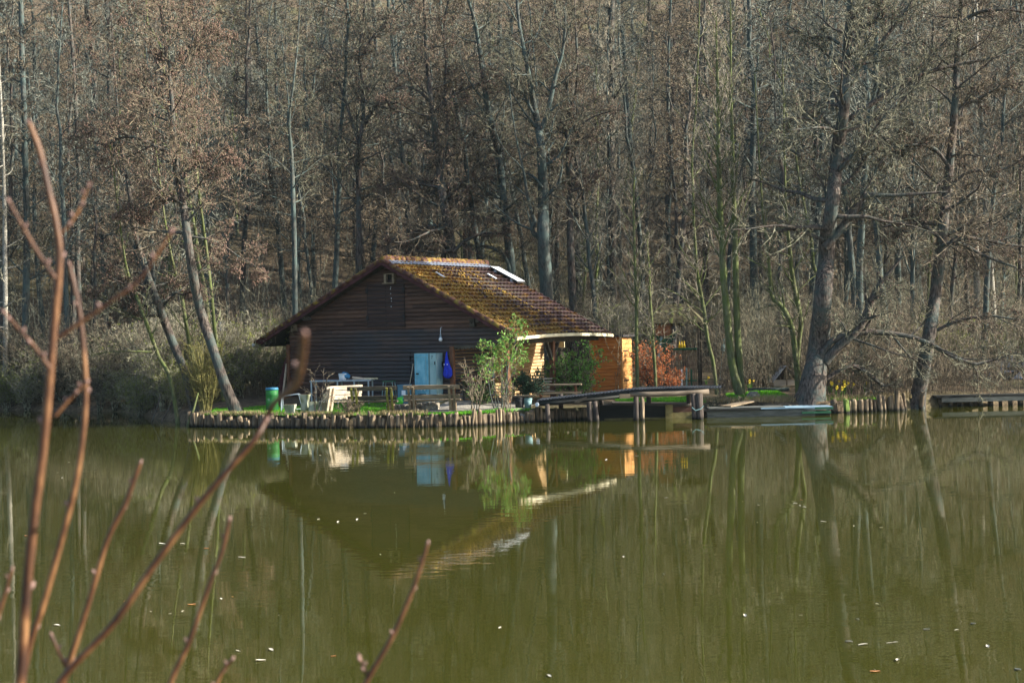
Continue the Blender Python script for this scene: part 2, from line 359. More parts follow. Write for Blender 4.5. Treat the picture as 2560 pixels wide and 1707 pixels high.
def mat_water():
    m, nt, N, L, B = _nodes("pond_water")
    B.inputs["Base Color"].default_value = (0.038, 0.039, 0.005, 1)
    B.inputs["Roughness"].default_value = 0.015
    B.inputs["IOR"].default_value = 1.7
    B.inputs["Specular IOR Level"].default_value = 0.5
    tc = N.new("ShaderNodeTexCoord")
    prev = None
    for (sx, sy, ns, det, dist, rot) in ((0.9, 2.2, 1.3, 2.0, 0.0030, 8), (1.0, 2.6, 5.0, 2.0, 0.00022, -14), (0.6, 0.9, 0.22, 2.0, 0.003, 20)):
        mp = N.new("ShaderNodeMapping"); mp.inputs["Scale"].default_value = (sx, sy, 1)
        mp.inputs["Rotation"].default_value = (0, 0, math.radians(rot))
        L.new(tc.outputs["Object"], mp.inputs[0])
        no = N.new("ShaderNodeTexNoise"); no.inputs["Scale"].default_value = ns; no.inputs["Detail"].default_value = det
        L.new(mp.outputs[0], no.inputs["Vector"])
        bp = N.new("ShaderNodeBump"); bp.inputs["Strength"].default_value = 1.0; bp.inputs["Distance"].default_value = dist
        L.new(no.outputs["Fac"], bp.inputs["Height"])
        if ns < 2 and ns > 1:                              # the breeze ruffles some patches more than others
            mb_ = N.new("ShaderNodeMapping"); mb_.inputs["Scale"].default_value = (0.5, 1.6, 1); L.new(tc.outputs["Object"], mb_.inputs[0])
            nb = N.new("ShaderNodeTexNoise"); nb.inputs["Scale"].default_value = 0.11; nb.inputs["Detail"].default_value = 3; L.new(mb_.outputs[0], nb.inputs["Vector"])
            mr = N.new("ShaderNodeMapRange"); mr.inputs["From Min"].default_value = 0.42; mr.inputs["From Max"].default_value = 0.68
            mr.inputs["To Min"].default_value = 0.22; mr.inputs["To Max"].default_value = 1.0
            L.new(nb.outputs["Fac"], mr.inputs[0]); L.new(mr.outputs[0], bp.inputs["Strength"])
        if prev is not None: L.new(prev, bp.inputs["Normal"])
        prev = bp.outputs[0]
    L.new(prev, B.inputs["Normal"])
    return m
M['water'] = mat_water()

def mat_ground():
    m, nt, N, L, B = _nodes("woodland_floor")
    tc = N.new("ShaderNodeTexCoord")
    n1 = N.new("ShaderNodeTexNoise"); n1.inputs["Scale"].default_value = 3.5; n1.inputs["Detail"].default_value = 8; n1.inputs["Roughness"].default_value = 0.75
    L.new(tc.outputs["Object"], n1.inputs["Vector"])
    cr = N.new("ShaderNodeValToRGB")
    st = [(0.30, (0.030, 0.025, 0.018)), (0.45, (0.09, 0.068, 0.045)), (0.58, (0.17, 0.125, 0.08)), (0.72, (0.25, 0.19, 0.125))]
    while len(cr.color_ramp.elements) < 4: cr.color_ramp.elements.new(0.5)
    for k, (p, c) in enumerate(st):
        cr.color_ramp.elements[k].position = p; cr.color_ramp.elements[k].color = (*c, 1)
    L.new(n1.outputs["Fac"], cr.inputs[0])
    n2 = N.new("ShaderNodeTexNoise"); n2.inputs["Scale"].default_value = 0.12; n2.inputs["Detail"].default_value = 5
    L.new(tc.outputs["Object"], n2.inputs["Vector"])
    c2 = N.new("ShaderNodeValToRGB")
    c2.color_ramp.elements[0].position = 0.48; c2.color_ramp.elements[0].color = (0, 0, 0, 1)
    c2.color_ramp.elements[1].position = 0.62; c2.color_ramp.elements[1].color = (0.55, 0.55, 0.55, 1)
    L.new(n2.outputs["Fac"], c2.inputs[0])
    mx = N.new("ShaderNodeMix"); mx.data_type = 'RGBA'
    L.new(c2.outputs[0], mx.inputs["Factor"]); L.new(cr.outputs[0], mx.inputs["A"])
    mx.inputs["B"].default_value = (0.075, 0.085, 0.03, 1)
    L.new(mx.outputs["Result"], B.inputs["Base Color"])
    B.inputs["Roughness"].default_value = 0.95; B.inputs["Specular IOR Level"].default_value = 0.1
    bp = N.new("ShaderNodeBump"); bp.inputs["Strength"].default_value = 1.0; bp.inputs["Distance"].default_value = 0.08
    L.new(n1.outputs["Fac"], bp.inputs["Height"]); L.new(bp.outputs[0], B.inputs["Normal"])
    return m
M['ground'] = mat_ground()
M['turf'] = mat("turf_soil", [(0.3, (0.05, 0.13, 0.012)), (0.7, (0.10, 0.22, 0.02))], ns=6, bump=0.5, bdist=0.05)
M['gravel'] = mat("path_gravel", [(0.3, (0.16, 0.145, 0.12)), (0.7, (0.36, 0.33, 0.28))], ns=14, detail=6, bump=0.5)

# ------------------------------------------------------------------ mesh helpers
def np_obj(name, parts, mats, parent=None, smooth=True, loc=None):
    """parts: list of (V (n,3), F (m,4), material index) -> ONE mesh object. loc: world origin of the mesh."""
    Vs, Fs, Ms, off = [], [], [], 0
    for V, Fc, mi in parts:
        V = np.asarray(V, dtype=np.float64).reshape(-1, 3)
        Fc = np.asarray(Fc, dtype=np.int64).reshape(-1, 4)
        Vs.append(V); Fs.append(Fc + off); Ms.append(np.full(len(Fc), mi, dtype=np.int32)); off += len(V)
    V = np.concatenate(Vs); Fc = np.concatenate(Fs); Mi = np.concatenate(Ms)
    if loc is not None:
        V = V - np.asarray(loc)
    me = bpy.data.meshes.new(name)
    me.vertices.add(len(V)); me.vertices.foreach_set("co", V.astype(np.float32).ravel())
    me.loops.add(len(Fc) * 4); me.loops.foreach_set("vertex_index", Fc.astype(np.int32).ravel())
    me.polygons.add(len(Fc))
    me.polygons.foreach_set("loop_start", np.arange(len(Fc), dtype=np.int32) * 4)
    me.polygons.foreach_set("loop_total", np.full(len(Fc), 4, dtype=np.int32))
    me.polygons.foreach_set("material_index", Mi)
    me.polygons.foreach_set("use_smooth", np.full(len(Fc), smooth, dtype=bool))
    for k in mats: me.materials.append(M[k])
    me.update(calc_edges=True)
    o = bpy.data.objects.new(name, me)
    COL.objects.link(o)
    if parent is not None: o.parent = parent
    elif loc is not None: o.location = loc
    return o

def norm(a):
    return a / np.maximum(np.linalg.norm(a, axis=-1, keepdims=True), 1e-9)

def tubes(P, R, s, cap=False):
    P = np.asarray(P, float); R = np.asarray(R, float)
    if P.ndim == 2: P = P[None]; R = R[None]
    K, n, _ = P.shape
    T = norm(np.gradient(P, axis=1))
    mt = norm(P[:, -1] - P[:, 0])
    ref = np.where(np.abs(mt[:, 2:3]) > 0.85, np.array([[1., 0.2, 0]]), np.array([[0, 0, 1.]]))[:, None, :]
    Uu = norm(np.cross(T, np.broadcast_to(ref, T.shape))); Vv = np.cross(T, Uu)
    a = np.arange(s) * 2 * np.pi / s
    ring = P[:, :, None, :] + R[:, :, None, None] * (np.cos(a)[None, None, :, None] * Uu[:, :, None, :] + np.sin(a)[None, None, :, None] * Vv[:, :, None, :])
    V = ring.reshape(-1, 3)
    k = np.arange(K)[:, None, None] * n * s; j = np.arange(n - 1)[None, :, None] * s; i = np.arange(s)[None, None, :]; i2 = (i + 1) % s
    Fc = np.stack([k + j + i, k + j + i2, k + j + s + i2, k + j + s + i], axis=-1).reshape(-1, 4)
    return V, Fc

def sprout(r, P, R, n, t0, t1, Lf, ang, npts, up, wan, rf, rmin, Labs=None, taper=0.55, flat=0.0):
    """n child branches on every branch of (P, R)."""
    K, m, _ = P.shape
    t = t0 + (t1 - t0) * (np.arange(n)[None, :] + r.random((K, n))) / n
    x = t * (m - 1); i = np.clip(np.floor(x).astype(int), 0, m - 2); f = (x - i)[..., None]
    kk = np.arange(K)[:, None]
    A, Bq = P[kk, i], P[kk, i + 1]
    pos = A * (1 - f) + Bq * f
    tan = norm(Bq - A)
    rad = R[kk, i] * (1 - f[..., 0]) + R[kk, i + 1] * f[..., 0]
    Lp = np.linalg.norm(np.diff(P, axis=1), axis=-1).sum(1)[:, None]
    az = (np.arange(n)[None, :] * 2.4 + r.random((K, 1)) * 6.28 + r.normal(0, 0.5, (K, n)))[..., None]
    ref = np.where(np.abs(tan[..., 2:3]) > 0.8, np.array([1., 0, 0]), np.array([0, 0, 1.]))
    u = norm(np.cross(tan, ref)); v = np.cross(tan, u)
    a = np.radians(r.uniform(ang[0], ang[1], (K, n)))[..., None]
    d = np.cos(a) * tan + np.sin(a) * (np.cos(az) * u + np.sin(az) * v * (1 - flat))
    d = norm(d)
    tt = (t - t0) / max(t1 - t0, 1e-6)
    L = (Labs if Labs is not None else Lp) * r.uniform(Lf[0], Lf[1], (K, n)) * (1 - taper * tt)
    step = (L / (npts - 1))[..., None]
    out = [pos]
    for q in range(npts - 1):
        pos = pos + step * d
        out.append(pos)
        d = norm(d + wan * r.normal(0, 1, d.shape) + np.array([0, 0, up / (npts - 1)]))
    P2 = np.stack(out, axis=2).reshape(K * n, npts, 3)
    r0 = np.maximum(rad * rf, rmin).reshape(-1, 1)
    R2 = r0 + (np.minimum(rmin, r0) - r0) * np.linspace(0, 1, npts)[None, :] ** 0.8
    return P2, R2

def catmull(pts, n):
    p = np.asarray(pts, float)
    p = np.vstack([2 * p[0] - p[1], p, 2 * p[-1] - p[-2]])
    seg = len(p) - 3
    out = []
    for t in np.linspace(0, seg - 1e-6, n):
        i = int(t); f = t - i
        a, b, c, d = p[i], p[i + 1], p[i + 2], p[i + 3]
        out.append(0.5 * (2 * b + (c - a) * f + (2 * a - 5 * b + 4 * c - d) * f * f + (3 * b - a - 3 * c + d) * f ** 3))
    return np.array(out)

def leaves(r, C, size, jitter=0.0, elong=1.8, updir=0.0):
    """a folded leaf (two quads) at every centre."""
    n = len(C)
    C = C + r.normal(0, 1, (n, 3)) * jitter
    a = norm(r.normal(0, 1, (n, 3)) + np.array([0, 0, updir]))
    b = norm(np.cross(a, r.normal(0, 1, (n, 3)))); c = np.cross(a, b)
    s = (size * r.uniform(0.6, 1.25, n))[:, None]
    l, w = a * s * elong, b * s
    f = c * s * 0.35
    V = np.stack([C - l * .5, C + w * .5 + f, C + l * .55, C - w * .5 + f], axis=1).reshape(-1, 3)
    Fc = np.arange(n * 4).reshape(n, 4)
    return V, Fc

class MB:
    """collects boxes, bars, tubes and sheets into one mesh"""
    def __init__(s): s.parts = []
    def add(s, V, Fc, mi=0): s.parts.append((V, Fc, mi)); return s
    def hexa(s, lo, hi, mi=0):
        """8 corners: lo = 4 points, hi = 4 points in the same order"""
        V = list(lo) + list(hi)
        return s.add(V, [[3, 2, 1, 0], [4, 5, 6, 7], [0, 1, 5, 4], [1, 2, 6, 5], [2, 3, 7, 6], [3, 0, 4, 7]], mi)
    def box(s, c, d, mi=0, rz=0.0, tilt=None):
        R_ = Matrix.Rotation(rz, 3, 'Z')
        if tilt: R_ = R_ @ Matrix.Rotation(tilt[1], 3, tilt[0])
        q = [Vector(c) + R_ @ Vector((sx * d[0] / 2, sy * d[1] / 2, sz * d[2] / 2)) for sz in (-1, 1) for sx, sy in ((-1, -1), (1, -1), (1, 1), (-1, 1))]
        q = [tuple(x) for x in q]
        return s.hexa(q[:4], q[4:], mi)
    def bar(s, a, b, w, h=None, mi=0):
        """square bar from a to b"""
        a, b = Vector(a), Vector(b); h = h or w
        t = (b - a).normalized()
        ref = Vector((0, 0, 1)) if abs(t.z) < 0.9 else Vector((0, 1, 0))
        u = t.cross(ref).normalized(); v = u.cross(t)
        o = [u * (sx * w / 2) + v * (sy * h / 2) for sx, sy in ((-1, -1), (1, -1), (1, 1), (-1, 1))]
        return s.hexa([tuple(a + x) for x in o], [tuple(b + x) for x in o], mi)
    def tube(s, pts, rad, sides=10, mi=0, cap=True):
        P = np.asarray(pts, float); R = np.broadcast_to(np.asarray(rad, float), (len(P),)).copy()
        if cap:
            e = 1e-4
            P = np.vstack([P[:1], P, P[-1:]]); R = np.concatenate([[e], R, [e]])
            P[0] -= 1e-5 * (P[2] - P[1]); P[-1] += 1e-5 * (P[-2] - P[-3])
        # frames from the uncapped direction
        K = len(P)
        T = norm(np.gradient(P[1:-1] if cap else P, axis=0))
        if cap: T = np.vstack([T[:1], T, T[-1:]])
        mt = P[-1] - P[0]; mt = mt / max(np.linalg.norm(mt), 1e-9)
        ref = np.array([1., 0.2, 0]) if abs(mt[2]) > 0.85 else np.array([0, 0, 1.])
        Uu = norm(np.cross(T, ref)); Vv = np.cross(T, Uu)
        a = np.arange(sides) * 2 * np.pi / sides
        V = (P[:, None, :] + R[:, None, None] * (np.cos(a)[None, :, None] * Uu[:, None, :] + np.sin(a)[None, :, None] * Vv[:, None, :])).reshape(-1, 3)
        j = np.arange(K - 1)[:, None] * sides; i = np.arange(sides)[None, :]; i2 = (i + 1) % sides
        Fc = np.stack([j + i, j + i2, j + sides + i2, j + sides + i], -1).reshape(-1, 4)
        return s.add(V, Fc, mi)
    def grid(s, X, mi=0, wrap=False):
        """X: (n, m, 3) sheet"""
        n, m, _ = X.shape
        j = np.arange(n - 1)[:, None] * m; i = np.arange(m - 1)[None, :]
        Fc = np.stack([j + i, j + i + 1, j + m + i + 1, j + m + i], -1).reshape(-1, 4)
        return s.add(X.reshape(-1, 3), Fc, mi)
    def build(s, name, mats, parent=None, smooth=False, loc=None):
        if isinstance(mats, str): mats = [mats]
        return np_obj(name, s.parts, mats, parent, smooth, loc)

def tag(o, label=None, cat=None, group=None, kind=None):
    if label: o['label'] = label
    if cat: o['category'] = cat
    if group: o['group'] = group
    if kind: o['kind'] = kind
    return o

def thing(name, label, cat, loc, rz=0.0, group=None):
    o = bpy.data.objects.new(name, None); COL.objects.link(o)
    o.empty_display_size = 0.3
    o.location = loc; o.rotation_euler = (0, 0, rz)
    return tag(o, label, cat, group)

def copy_tree(o, parent=None):
    c = o.copy(); COL.objects.link(c)
    if parent is not None: c.parent = parent
    for ch in o.children: copy_tree(ch, c)
    return c

# ================================================================== THE SETTING
SX = np.array([-160, -80, -40, -24.1, -17.4, -14.6, -12.9, -12.0, -11.6, -9.0, -6.7, -3.9, -1.84, 0.23, 2.4, 4.0, 6.0, 8.0, 9.4, 11.3, 14.2, 15.75, 19.5, 30, 80, 160])
SY = np.array([80, 77, 73, 69.5, 65.4, 60.0, 57.0, 54.9, 54.2, 52.95, 51.85, 51.35, 51.3, 52.5, 53.55, 54.6, 55.2, 54.9, 54.35, 54.1, 54.75, 56.0, 57.0, 58, 62, 66])

def shore(x): return np.interp(x, SX, SY)

def sm(t): t = np.clip(t, 0, 1); return t * t * (3 - 2 * t)

def GZ(x, y):
    x = np.asarray(x, float); y = np.asarray(y, float)
    d = y - shore(x)
    steep = np.interp(x, [-13.5, -12.0, 15.5, 17.5], [1.6, 0.22, 0.22, 1.6])
    z = -1.3 + 1.72 * sm((d + steep) / (1.6 * steep))
    z = z + 0.22 * sm(d / 7.0)
    y0 = 74 + 4 * np.sin(x * 0.05 + 1)
    q = np.maximum(y - y0, 0)
    z = z + 0.47 * q * sm(q / 26) * (1 - 0.0011 * q) + 0.5 * sm(d / 15) * (np.sin(x * 0.31 + y * 0.17) * 0.35 + np.sin(x * 0.11 - y * 0.23) * 0.5 + 0.5)
    z = z + np.where(d > 0.5, 0.03 * np.sin(x * 3.1) * np.sin(y * 2.7), 0)
    bank = -1.3 + 3.2 * (1 - sm((y - 1.0) / 6.5))
    return np.where(y < 20, bank, z)

xs = np.concatenate([np.linspace(-160, -32, 24)[:-1], np.arange(-32, 32, 0.4), np.linspace(32, 160, 24)])
ys = np.concatenate([np.linspace(-40, 0, 8)[:-1], np.linspace(0, 10, 14)[:-1], np.linspace(10, 48, 8)[:-1], np.arange(48, 62, 0.25), np.arange(62, 90, 0.7), np.linspace(90, 230, 50)])
XX, YY = np.meshgrid(xs, ys)
g_ = MB().grid(np.stack([XX, YY, GZ(XX, YY)], -1))
tag(g_.build("ground", "ground", smooth=True), kind='structure')
w_ = MB().grid(np.array([[[-160, -40, 0.0], [160, -40, 0.0]], [[-160, 82, 0.0], [160, 82, 0.0]]]))
tag(w_.build("water", "water"), kind='structure')

# paved strip in front of the hut, a sheet following the ground
def sheet(name, m, poly, lift, n=14):
    """poly: list of (x0, x1, y) rows"""
    rows = []
    for x0, x1, y in poly:
        xx = np.linspace(x0, x1, n); rows.append(np.stack([xx, np.full(n, y), GZ(xx, np.full(n, y)) + lift], -1))
    return tag(MB().grid(np.array(rows)).build(name, m, smooth=True), kind='structure')
sheet("path", "gravel", [(-3.4 + 0.10 * k, 0.35 + 0.06 * k, 52.3 + 0.33 * k) for k in range(12)], 0.03)

def polygrass(name, region, n, h, key, seed):
    r = np.random.default_rng(seed)
    pts = []
    while len(pts) < n:
        x = r.uniform(region[0], region[1], n); y = r.uniform(region[2], region[3], n)
        d = y - shore(x)
        dens = np.sin(x * 2.1) * np.sin(y * 1.9 + x) * 0.5 + 0.6
        ok = (d > 0.10) & (r.random(n) < dens) & ((d < region[4]))
        pts += list(zip(x[ok], y[ok]))
    p = np.array(pts[:n])
    z = GZ(p[:, 0], p[:, 1])
    b = np.stack([p[:, 0], p[:, 1], z - 0.01], -1)
    hh = h * r.uniform(0.5, 1.3, n)[:, None]
    lean = r.normal(0, 0.35, (n, 3)) * hh; lean[:, 2] = 0
    side = norm(np.stack([r.normal(0, 1, n), r.normal(0, 1, n), np.zeros(n)], -1)) * 0.012
    up = np.array([0, 0, 1.]) * hh
    V = np.stack([b - side, b + side, b + up + lean + side * 0.2, b + up + lean - side * 0.2], 1).reshape(-1, 3)
    return tag(np_obj(name, [(V, np.arange(n * 4).reshape(n, 4), 0)], [key]), kind='stuff')

# ================================================================== THE HUT  (local axes: x along the gable, y along the ridge, z up)
ZB = 0.58
hut = thing('wooden_hut', 'dark brown wooden hut with a mossy tiled gable roof beside the pond', 'hut', HO, HROT)
AL, AR, BL = -5.08, 2.87, 6.72           # wall corners, depth
SR, SL, ZR = 0.505, 0.4815, 6.05         # roof slopes, ridge height
def roofz(a): return ZR - (SR * a if a > 0 else -SL * a)
PROF = [(-0.028, 0.004), (0.030, 0.014), (0.040, 0.060), (0.030, 0.126), (-0.028, 0.140)]
def siding(mb, z0, z1, rng_fn, place, pitch=0.155, out=1.0):
    z = z0
    while z < z1:
        a0, a1 = rng_fn(z + 0.08)
        if a1 - a0 > 0.05:
            X = np.array([[place(a, p * out, z + q * pitch / 0.155) for a in (a0, a1)] for p, q in PROF])
            mb.grid(X)
        z += pitch
# front boarding
mb = MB()
def rf(z):
    lo = max(AL, -(ZR - 0.16 - z) / SL); hi = (ZR - 0.16 - z) / SR
    if z < 2.72: hi = min(hi, AR)
    return lo, min(hi, 5.4)
siding(mb, ZB + 0.04, 5.9, rf, lambda a, p, z: (a, -p, z))
mb.add([(AL, 0.03, ZB), (AR, 0.03, ZB), (AR, 0.03, 2.72), (AL, 0.03, 2.72)], [[0, 1, 2, 3]])
mb.add([(AL, 0.03, 2.72), (5.6, 0.03, 2.72), (5.6, 0.03, roofz(5.6) - .12), (AL, 0.03, roofz(AL) - .12)], [[0, 1, 2, 3]])
mb.add([(AL, 0.03, roofz(AL) - .12), (5.6, 0.03, roofz(5.6) - .12), (0.02, 0.03, ZR - .12), (-0.02, 0.03, ZR - .12)], [[0, 1, 2, 3]])
mb.build('front_wall', 'wall', hut)
# side wall under the porch roof, back and left walls
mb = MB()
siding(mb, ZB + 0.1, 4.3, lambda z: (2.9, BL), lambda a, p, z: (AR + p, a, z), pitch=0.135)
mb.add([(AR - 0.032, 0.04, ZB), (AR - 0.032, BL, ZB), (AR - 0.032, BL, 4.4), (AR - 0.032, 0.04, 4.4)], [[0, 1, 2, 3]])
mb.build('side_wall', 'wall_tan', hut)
mb = MB(); siding(mb, ZB + 0.1, 4.3, lambda z: (0.03, 2.88), lambda a, p, z: (AR + p, a, z), pitch=0.135); mb.build('shaded_porch_wall', 'wall', hut)  # front boards darker: the porch roof's shade is put into their colour
mb = MB()
siding(mb, ZB + 0.04, 3.4, lambda z: (0.05, BL), lambda a, p, z: (AL - p, a, z))
mb.add([(AL + .03, 0.05, ZB), (AL + .03, BL, ZB), (AL + .03, BL, 3.5), (AL + .03, 0.05, 3.5)], [[0, 1, 2, 3]])
mb.add([(AL, BL - .02, ZB), (AR, BL - .02, ZB), (AR, BL - .02, 4.4), (AL, BL - .02, 3.5)], [[0, 1, 2, 3]])
mb.add([(AL, BL - .02, 3.5), (AR, BL - .02, 4.4), (0.1, BL - .02, ZR - .15), (-0.1, BL - .02, ZR - .15)], [[0, 1, 2, 3]])
mb.build('back_wall', 'wall', hut)
mb = MB(); mb.box(((AL + AR) / 2, BL / 2 + .15, ZB - .15), (AR - AL - .1, BL - .3, .5)); mb.build('foundation', 'concrete', hut)
MB().box((AL - .06, -.02, 1.72), (.13, .16, 2.3)).build('corner_post', 'post_brown', hut)
MB().box((AR + .03, -.06, 1.66), (.16, .14, 2.1)).build('corner_post', 'post_brown', hut)
mb = MB(); mb.box((4.3, -.03, 2.70), (2.7, .05, .10))
for k in range(16): mb.box((3.02 + k * .165, -.03, 2.63), (.085, .045, .06))
mb.build('porch_lintel', 'plank_dark', hut)
# loft shutters: two leaves with a gap round them and iron hinges
for x0, x1 in ((-1.06, -0.19), (-0.165, 0.70)):
    sm_ = MB()
    siding(sm_, 3.49, 5.1 if x0 < -1 else 5.26, lambda z: (x0, x1), lambda a, p, z: (a, -p - .032, z))
    sm_.add([(x0, -.028, 3.49), (x1, -.028, 3.49), (x1, -.028, 5.2), (x0, -.028, 5.2)], [[0, 1, 2, 3]])
    sh_ = sm_.build('loft_shutter', 'shutter', hut)
    hx = x0 if x0 < -.5 else x1
    hm = MB()
    for z in (3.86, 4.92): hm.box((hx, -.085, z), (.10, .03, .20))
    hm.build('hinge', 'black', sh_)
mb = MB()
for a in (-1.075, -0.178, 0.715): mb.box((a, -.036, 4.33), (.03, .015, 1.72))
mb.build('shutter_gap', 'hole', hut)
mb = MB(); mb.box((0.93, -.03, 1.62), (.02, .02, 1.75)); mb.box((.94, -.05, 2.28), (.06, .05, .14)); mb.box((.94, -.05, 1.45), (.06, .05, .14))
mb.build('door_edge', 'hole', hut)
# gable vent box
vb = MB()
for a in (-.09, .30): vb.box((a, -.10, 5.37), (.09, .20, .34))
vb.box((.105, -.10, 5.545), (.50, .22, .03)); vb.box((.105, -.13, 5.185), (.56, .28, .04)); v_ = vb.build('gable_vent', 'plank', hut)
MB().box((.105, -.03, 5.37), (.30, .04, .32)).build('opening', 'hole', v_)
mb = MB()
for q, z in enumerate((5.03, 4.97, 4.78, 4.60, 4.49, 4.28)): mb.box((.105 + .02 * math.sin(q * 5), -.075, z), (.022, .012, .03 + .02 * (q % 2)))
mb.build('bird_dropping', 'white', hut)  # white bird droppings on the boards below the vent
# roof
def roof_grid(sgn, amax, zs, rows, cols):
    """tiled slope: waves along the ridge, stepped courses down the slope"""
    X = []
    for r_ in range(rows):
        for e, lift in ((-0.50, -0.035), (0.3, 0.03), (0.97, 0.105)):
            t = max(0.0, (r_ + e) / rows)
            a = t * amax
            line = []
            for c in range(cols * 6 + 1):
                b = -.5 + 7.43 * c / (cols * 6)
                w = 0.026 * (math.sin(2 * math.pi * c / 6.0) + 0.4 * math.sin(4 * math.pi * c / 6.0))
                z = ZR - zs * a + lift + w + 0.03 * math.sin(b * 0.9 + 1) * math.sin(a * 0.8) + 0.006 * math.sin(c * 7.1 + r_ * 3.3)
                line.append((sgn * a, b, z))
            X.append(line)
        # riser of the course
    return np.array(X)
roof = MB().grid(roof_grid(1, 5.98, SR, 19, 27)).build('roof', 'roof', hut, smooth=False)
MB().grid(roof_grid(-1, 6.52, SL, 20, 27)).build('roof', 'verge', hut, smooth=False)
# roof deck below the tiles
mb = MB()
for sgn, am, s_ in ((1, 5.92, SR), (-1, 6.46, SL)):
    lo = [(0, -.46, ZR - .10), (sgn * am, -.46, ZR - s_ * am - .10), (sgn * am, 6.9, ZR - s_ * am - .10), (0, 6.9, ZR - .10)]
    hi = [(x, y, z + .10) for x, y, z in lo]
    mb.hexa(lo, hi)
mb.build('roof_deck', 'plank_dark', hut)
# verge boards and verge tiles
def slope_bar(sgn, am, s_, b, w, h, dz, key, name, mi=0):
    m_ = MB()
    lo = [(0, b - w / 2, ZR + dz - h / 2), (sgn * am, b - w / 2, ZR - s_ * am + dz - h / 2), (sgn * am, b + w / 2, ZR - s_ * am + dz - h / 2), (0, b + w / 2, ZR + dz - h / 2)]
    m_.hexa(lo, [(x, y, z + h) for x, y, z in lo])
    return m_.build(name, key, hut)
slope_bar(1, 5.95, SR, -.49, .05, .20, -.07, 'maroon', 'verge_board')
slope_bar(-1, 6.5, SL, -.49, .05, .20, -.07, 'maroon', 'verge_board')
slope_bar(1, 5.95, SR, 6.94, .05, .20, -.07, 'maroon', 'verge_board')
for sgn, am, s_, n_ in ((1, 5.95, SR, 18), (-1, 6.5, SL, 19)):
    m_ = MB()
    for k in range(n_):
        a0, a1 = am * k / n_, am * (k + 1.08) / n_
        p0 = (sgn * a0, -.47, ZR - s_ * a0 + .035); p1 = (sgn * a1, -.47, ZR - s_ * a1 + .075 - .02)
        m_.tube([p0, ((p0[0] + p1[0]) / 2, p0[1], (p0[2] + p1[2]) / 2), p1], [.085, .088, .098], 8)
    m_.build('verge_tile', 'verge', hut, smooth=True)
# ridge tiles
m_ = MB()
for k in range(21):
    b0 = -.55 + k * .356
    m_.tube([(0, b0, ZR + .06), (0, b0 + .19, ZR + .062), (0, b0 + .385, ZR + .075)], [.135, .14, .15], 10)
ridge = m_.build('ridge_tile', 'verge', hut, smooth=True)
# zinc strip below the ridge
X = []
for t in (0.15, 0.42):
    X.append([(t, -.46 + 7.3 * c / 150, ZR - SR * t + .105 + .012 * math.sin(c * 1.3)) for c in range(151)])
MB().grid(np.array(X)).build('ridge_flashing', 'zinc', hut, smooth=True)
# moss cushions on the tiles
r_ = np.random.default_rng(5)
mm = MB()
Pm, Rm = [], []
cnt = 0
while cnt < 1500:
    a = r_.uniform(.35, 5.9); b = min(r_.exponential(1.7), 4.8) - .45
    if math.sin(a * 3.1 + b * 1.3) * math.sin(b * 2.3 - a) + r_.normal(0, .5) < 0.05: continue
    s_ = r_.uniform(.018, .052); z = ZR - SR * a + .05
    Pm.append([(a - s_ * .9, b, z), (a - s_ * .3, b + .01, z + s_ * .12), (a + s_ * .5, b + .01, z + s_ * .05 - .02), (a + s_ * 1.3, b, z - .06 - s_ * .3)])
    Rm.append([.004, s_ * .75, s_ * .8, .004]); cnt += 1
V, Fc = tubes(np.array(Pm), np.array(Rm), 6)
tag(np_obj('moss', [(V, Fc, 0)], ['moss'], hut), kind='stuff')
Pm, Rm = [], []
for k in range(420):
    b = r_.uniform(-.5, 6.8); th = r_.uniform(-1.2, 1.6); s_ = r_.uniform(.012, .034)
    c = np.array((.145 * math.sin(th), b, ZR + .065 + .145 * math.cos(th)))
    Pm.append([c + np.array((0, -s_, 0)), c + np.array((0, -s_ * .3, .004)), c + np.array((0, s_ * .4, .004)), c + np.array((0, s_, 0))]); Rm.append([.003, s_ * .7, s_ * .7, .003])
V, Fc = tubes(np.array(Pm), np.array(Rm), 5)
tag(np_obj('moss', [(V, Fc, 0)], ['moss'], hut), kind='stuff')
# snow hooks: two pale laths on the tiles
for a, b in ((1.12, 1.55), (1.10, 5.35)):
    MB().bar((a, b, ZR - SR * a + .12), (a + .42, b - .02, ZR - SR * (a + .42) + .12), .10, .03).build('roof_lath', 'white', hut)
# solar panel lifted on feet
A0, A1, B0, B1 = .62, 1.95, 6.30, 6.93
def pt(a, b, l): return (a, b, ZR - SR * a + l)
mb = MB()
mb.hexa([pt(A0, B0, .16), pt(A1, B0, .16), pt(A1, B1, .16), pt(A0, B1, .16)], [pt(A0, B0, .22), pt(A1, B0, .22), pt(A1, B1, .22), pt(A0, B1, .22)])
sp_ = mb.build('roof_panel', 'black', hut)
MB().hexa([pt(A0 + .02, B0 + .02, .221), pt(A1 - .02, B0 + .02, .221), pt(A1 - .02, B1 - .02, .221), pt(A0 + .02, B1 - .02, .221)],
          [pt(A0 + .02, B0 + .02, .235), pt(A1 - .02, B0 + .02, .235), pt(A1 - .02, B1 - .02, .235), pt(A0 + .02, B1 - .02, .235)]).build('panel_face', 'panel', sp_)  # white face colour stands in for the sky's reflection
for a in (.85, 1.65):
    MB().box(pt(a, B0 + .03, .10), (.10, .08, .14)).build('panel_foot', 'steel', sp_)
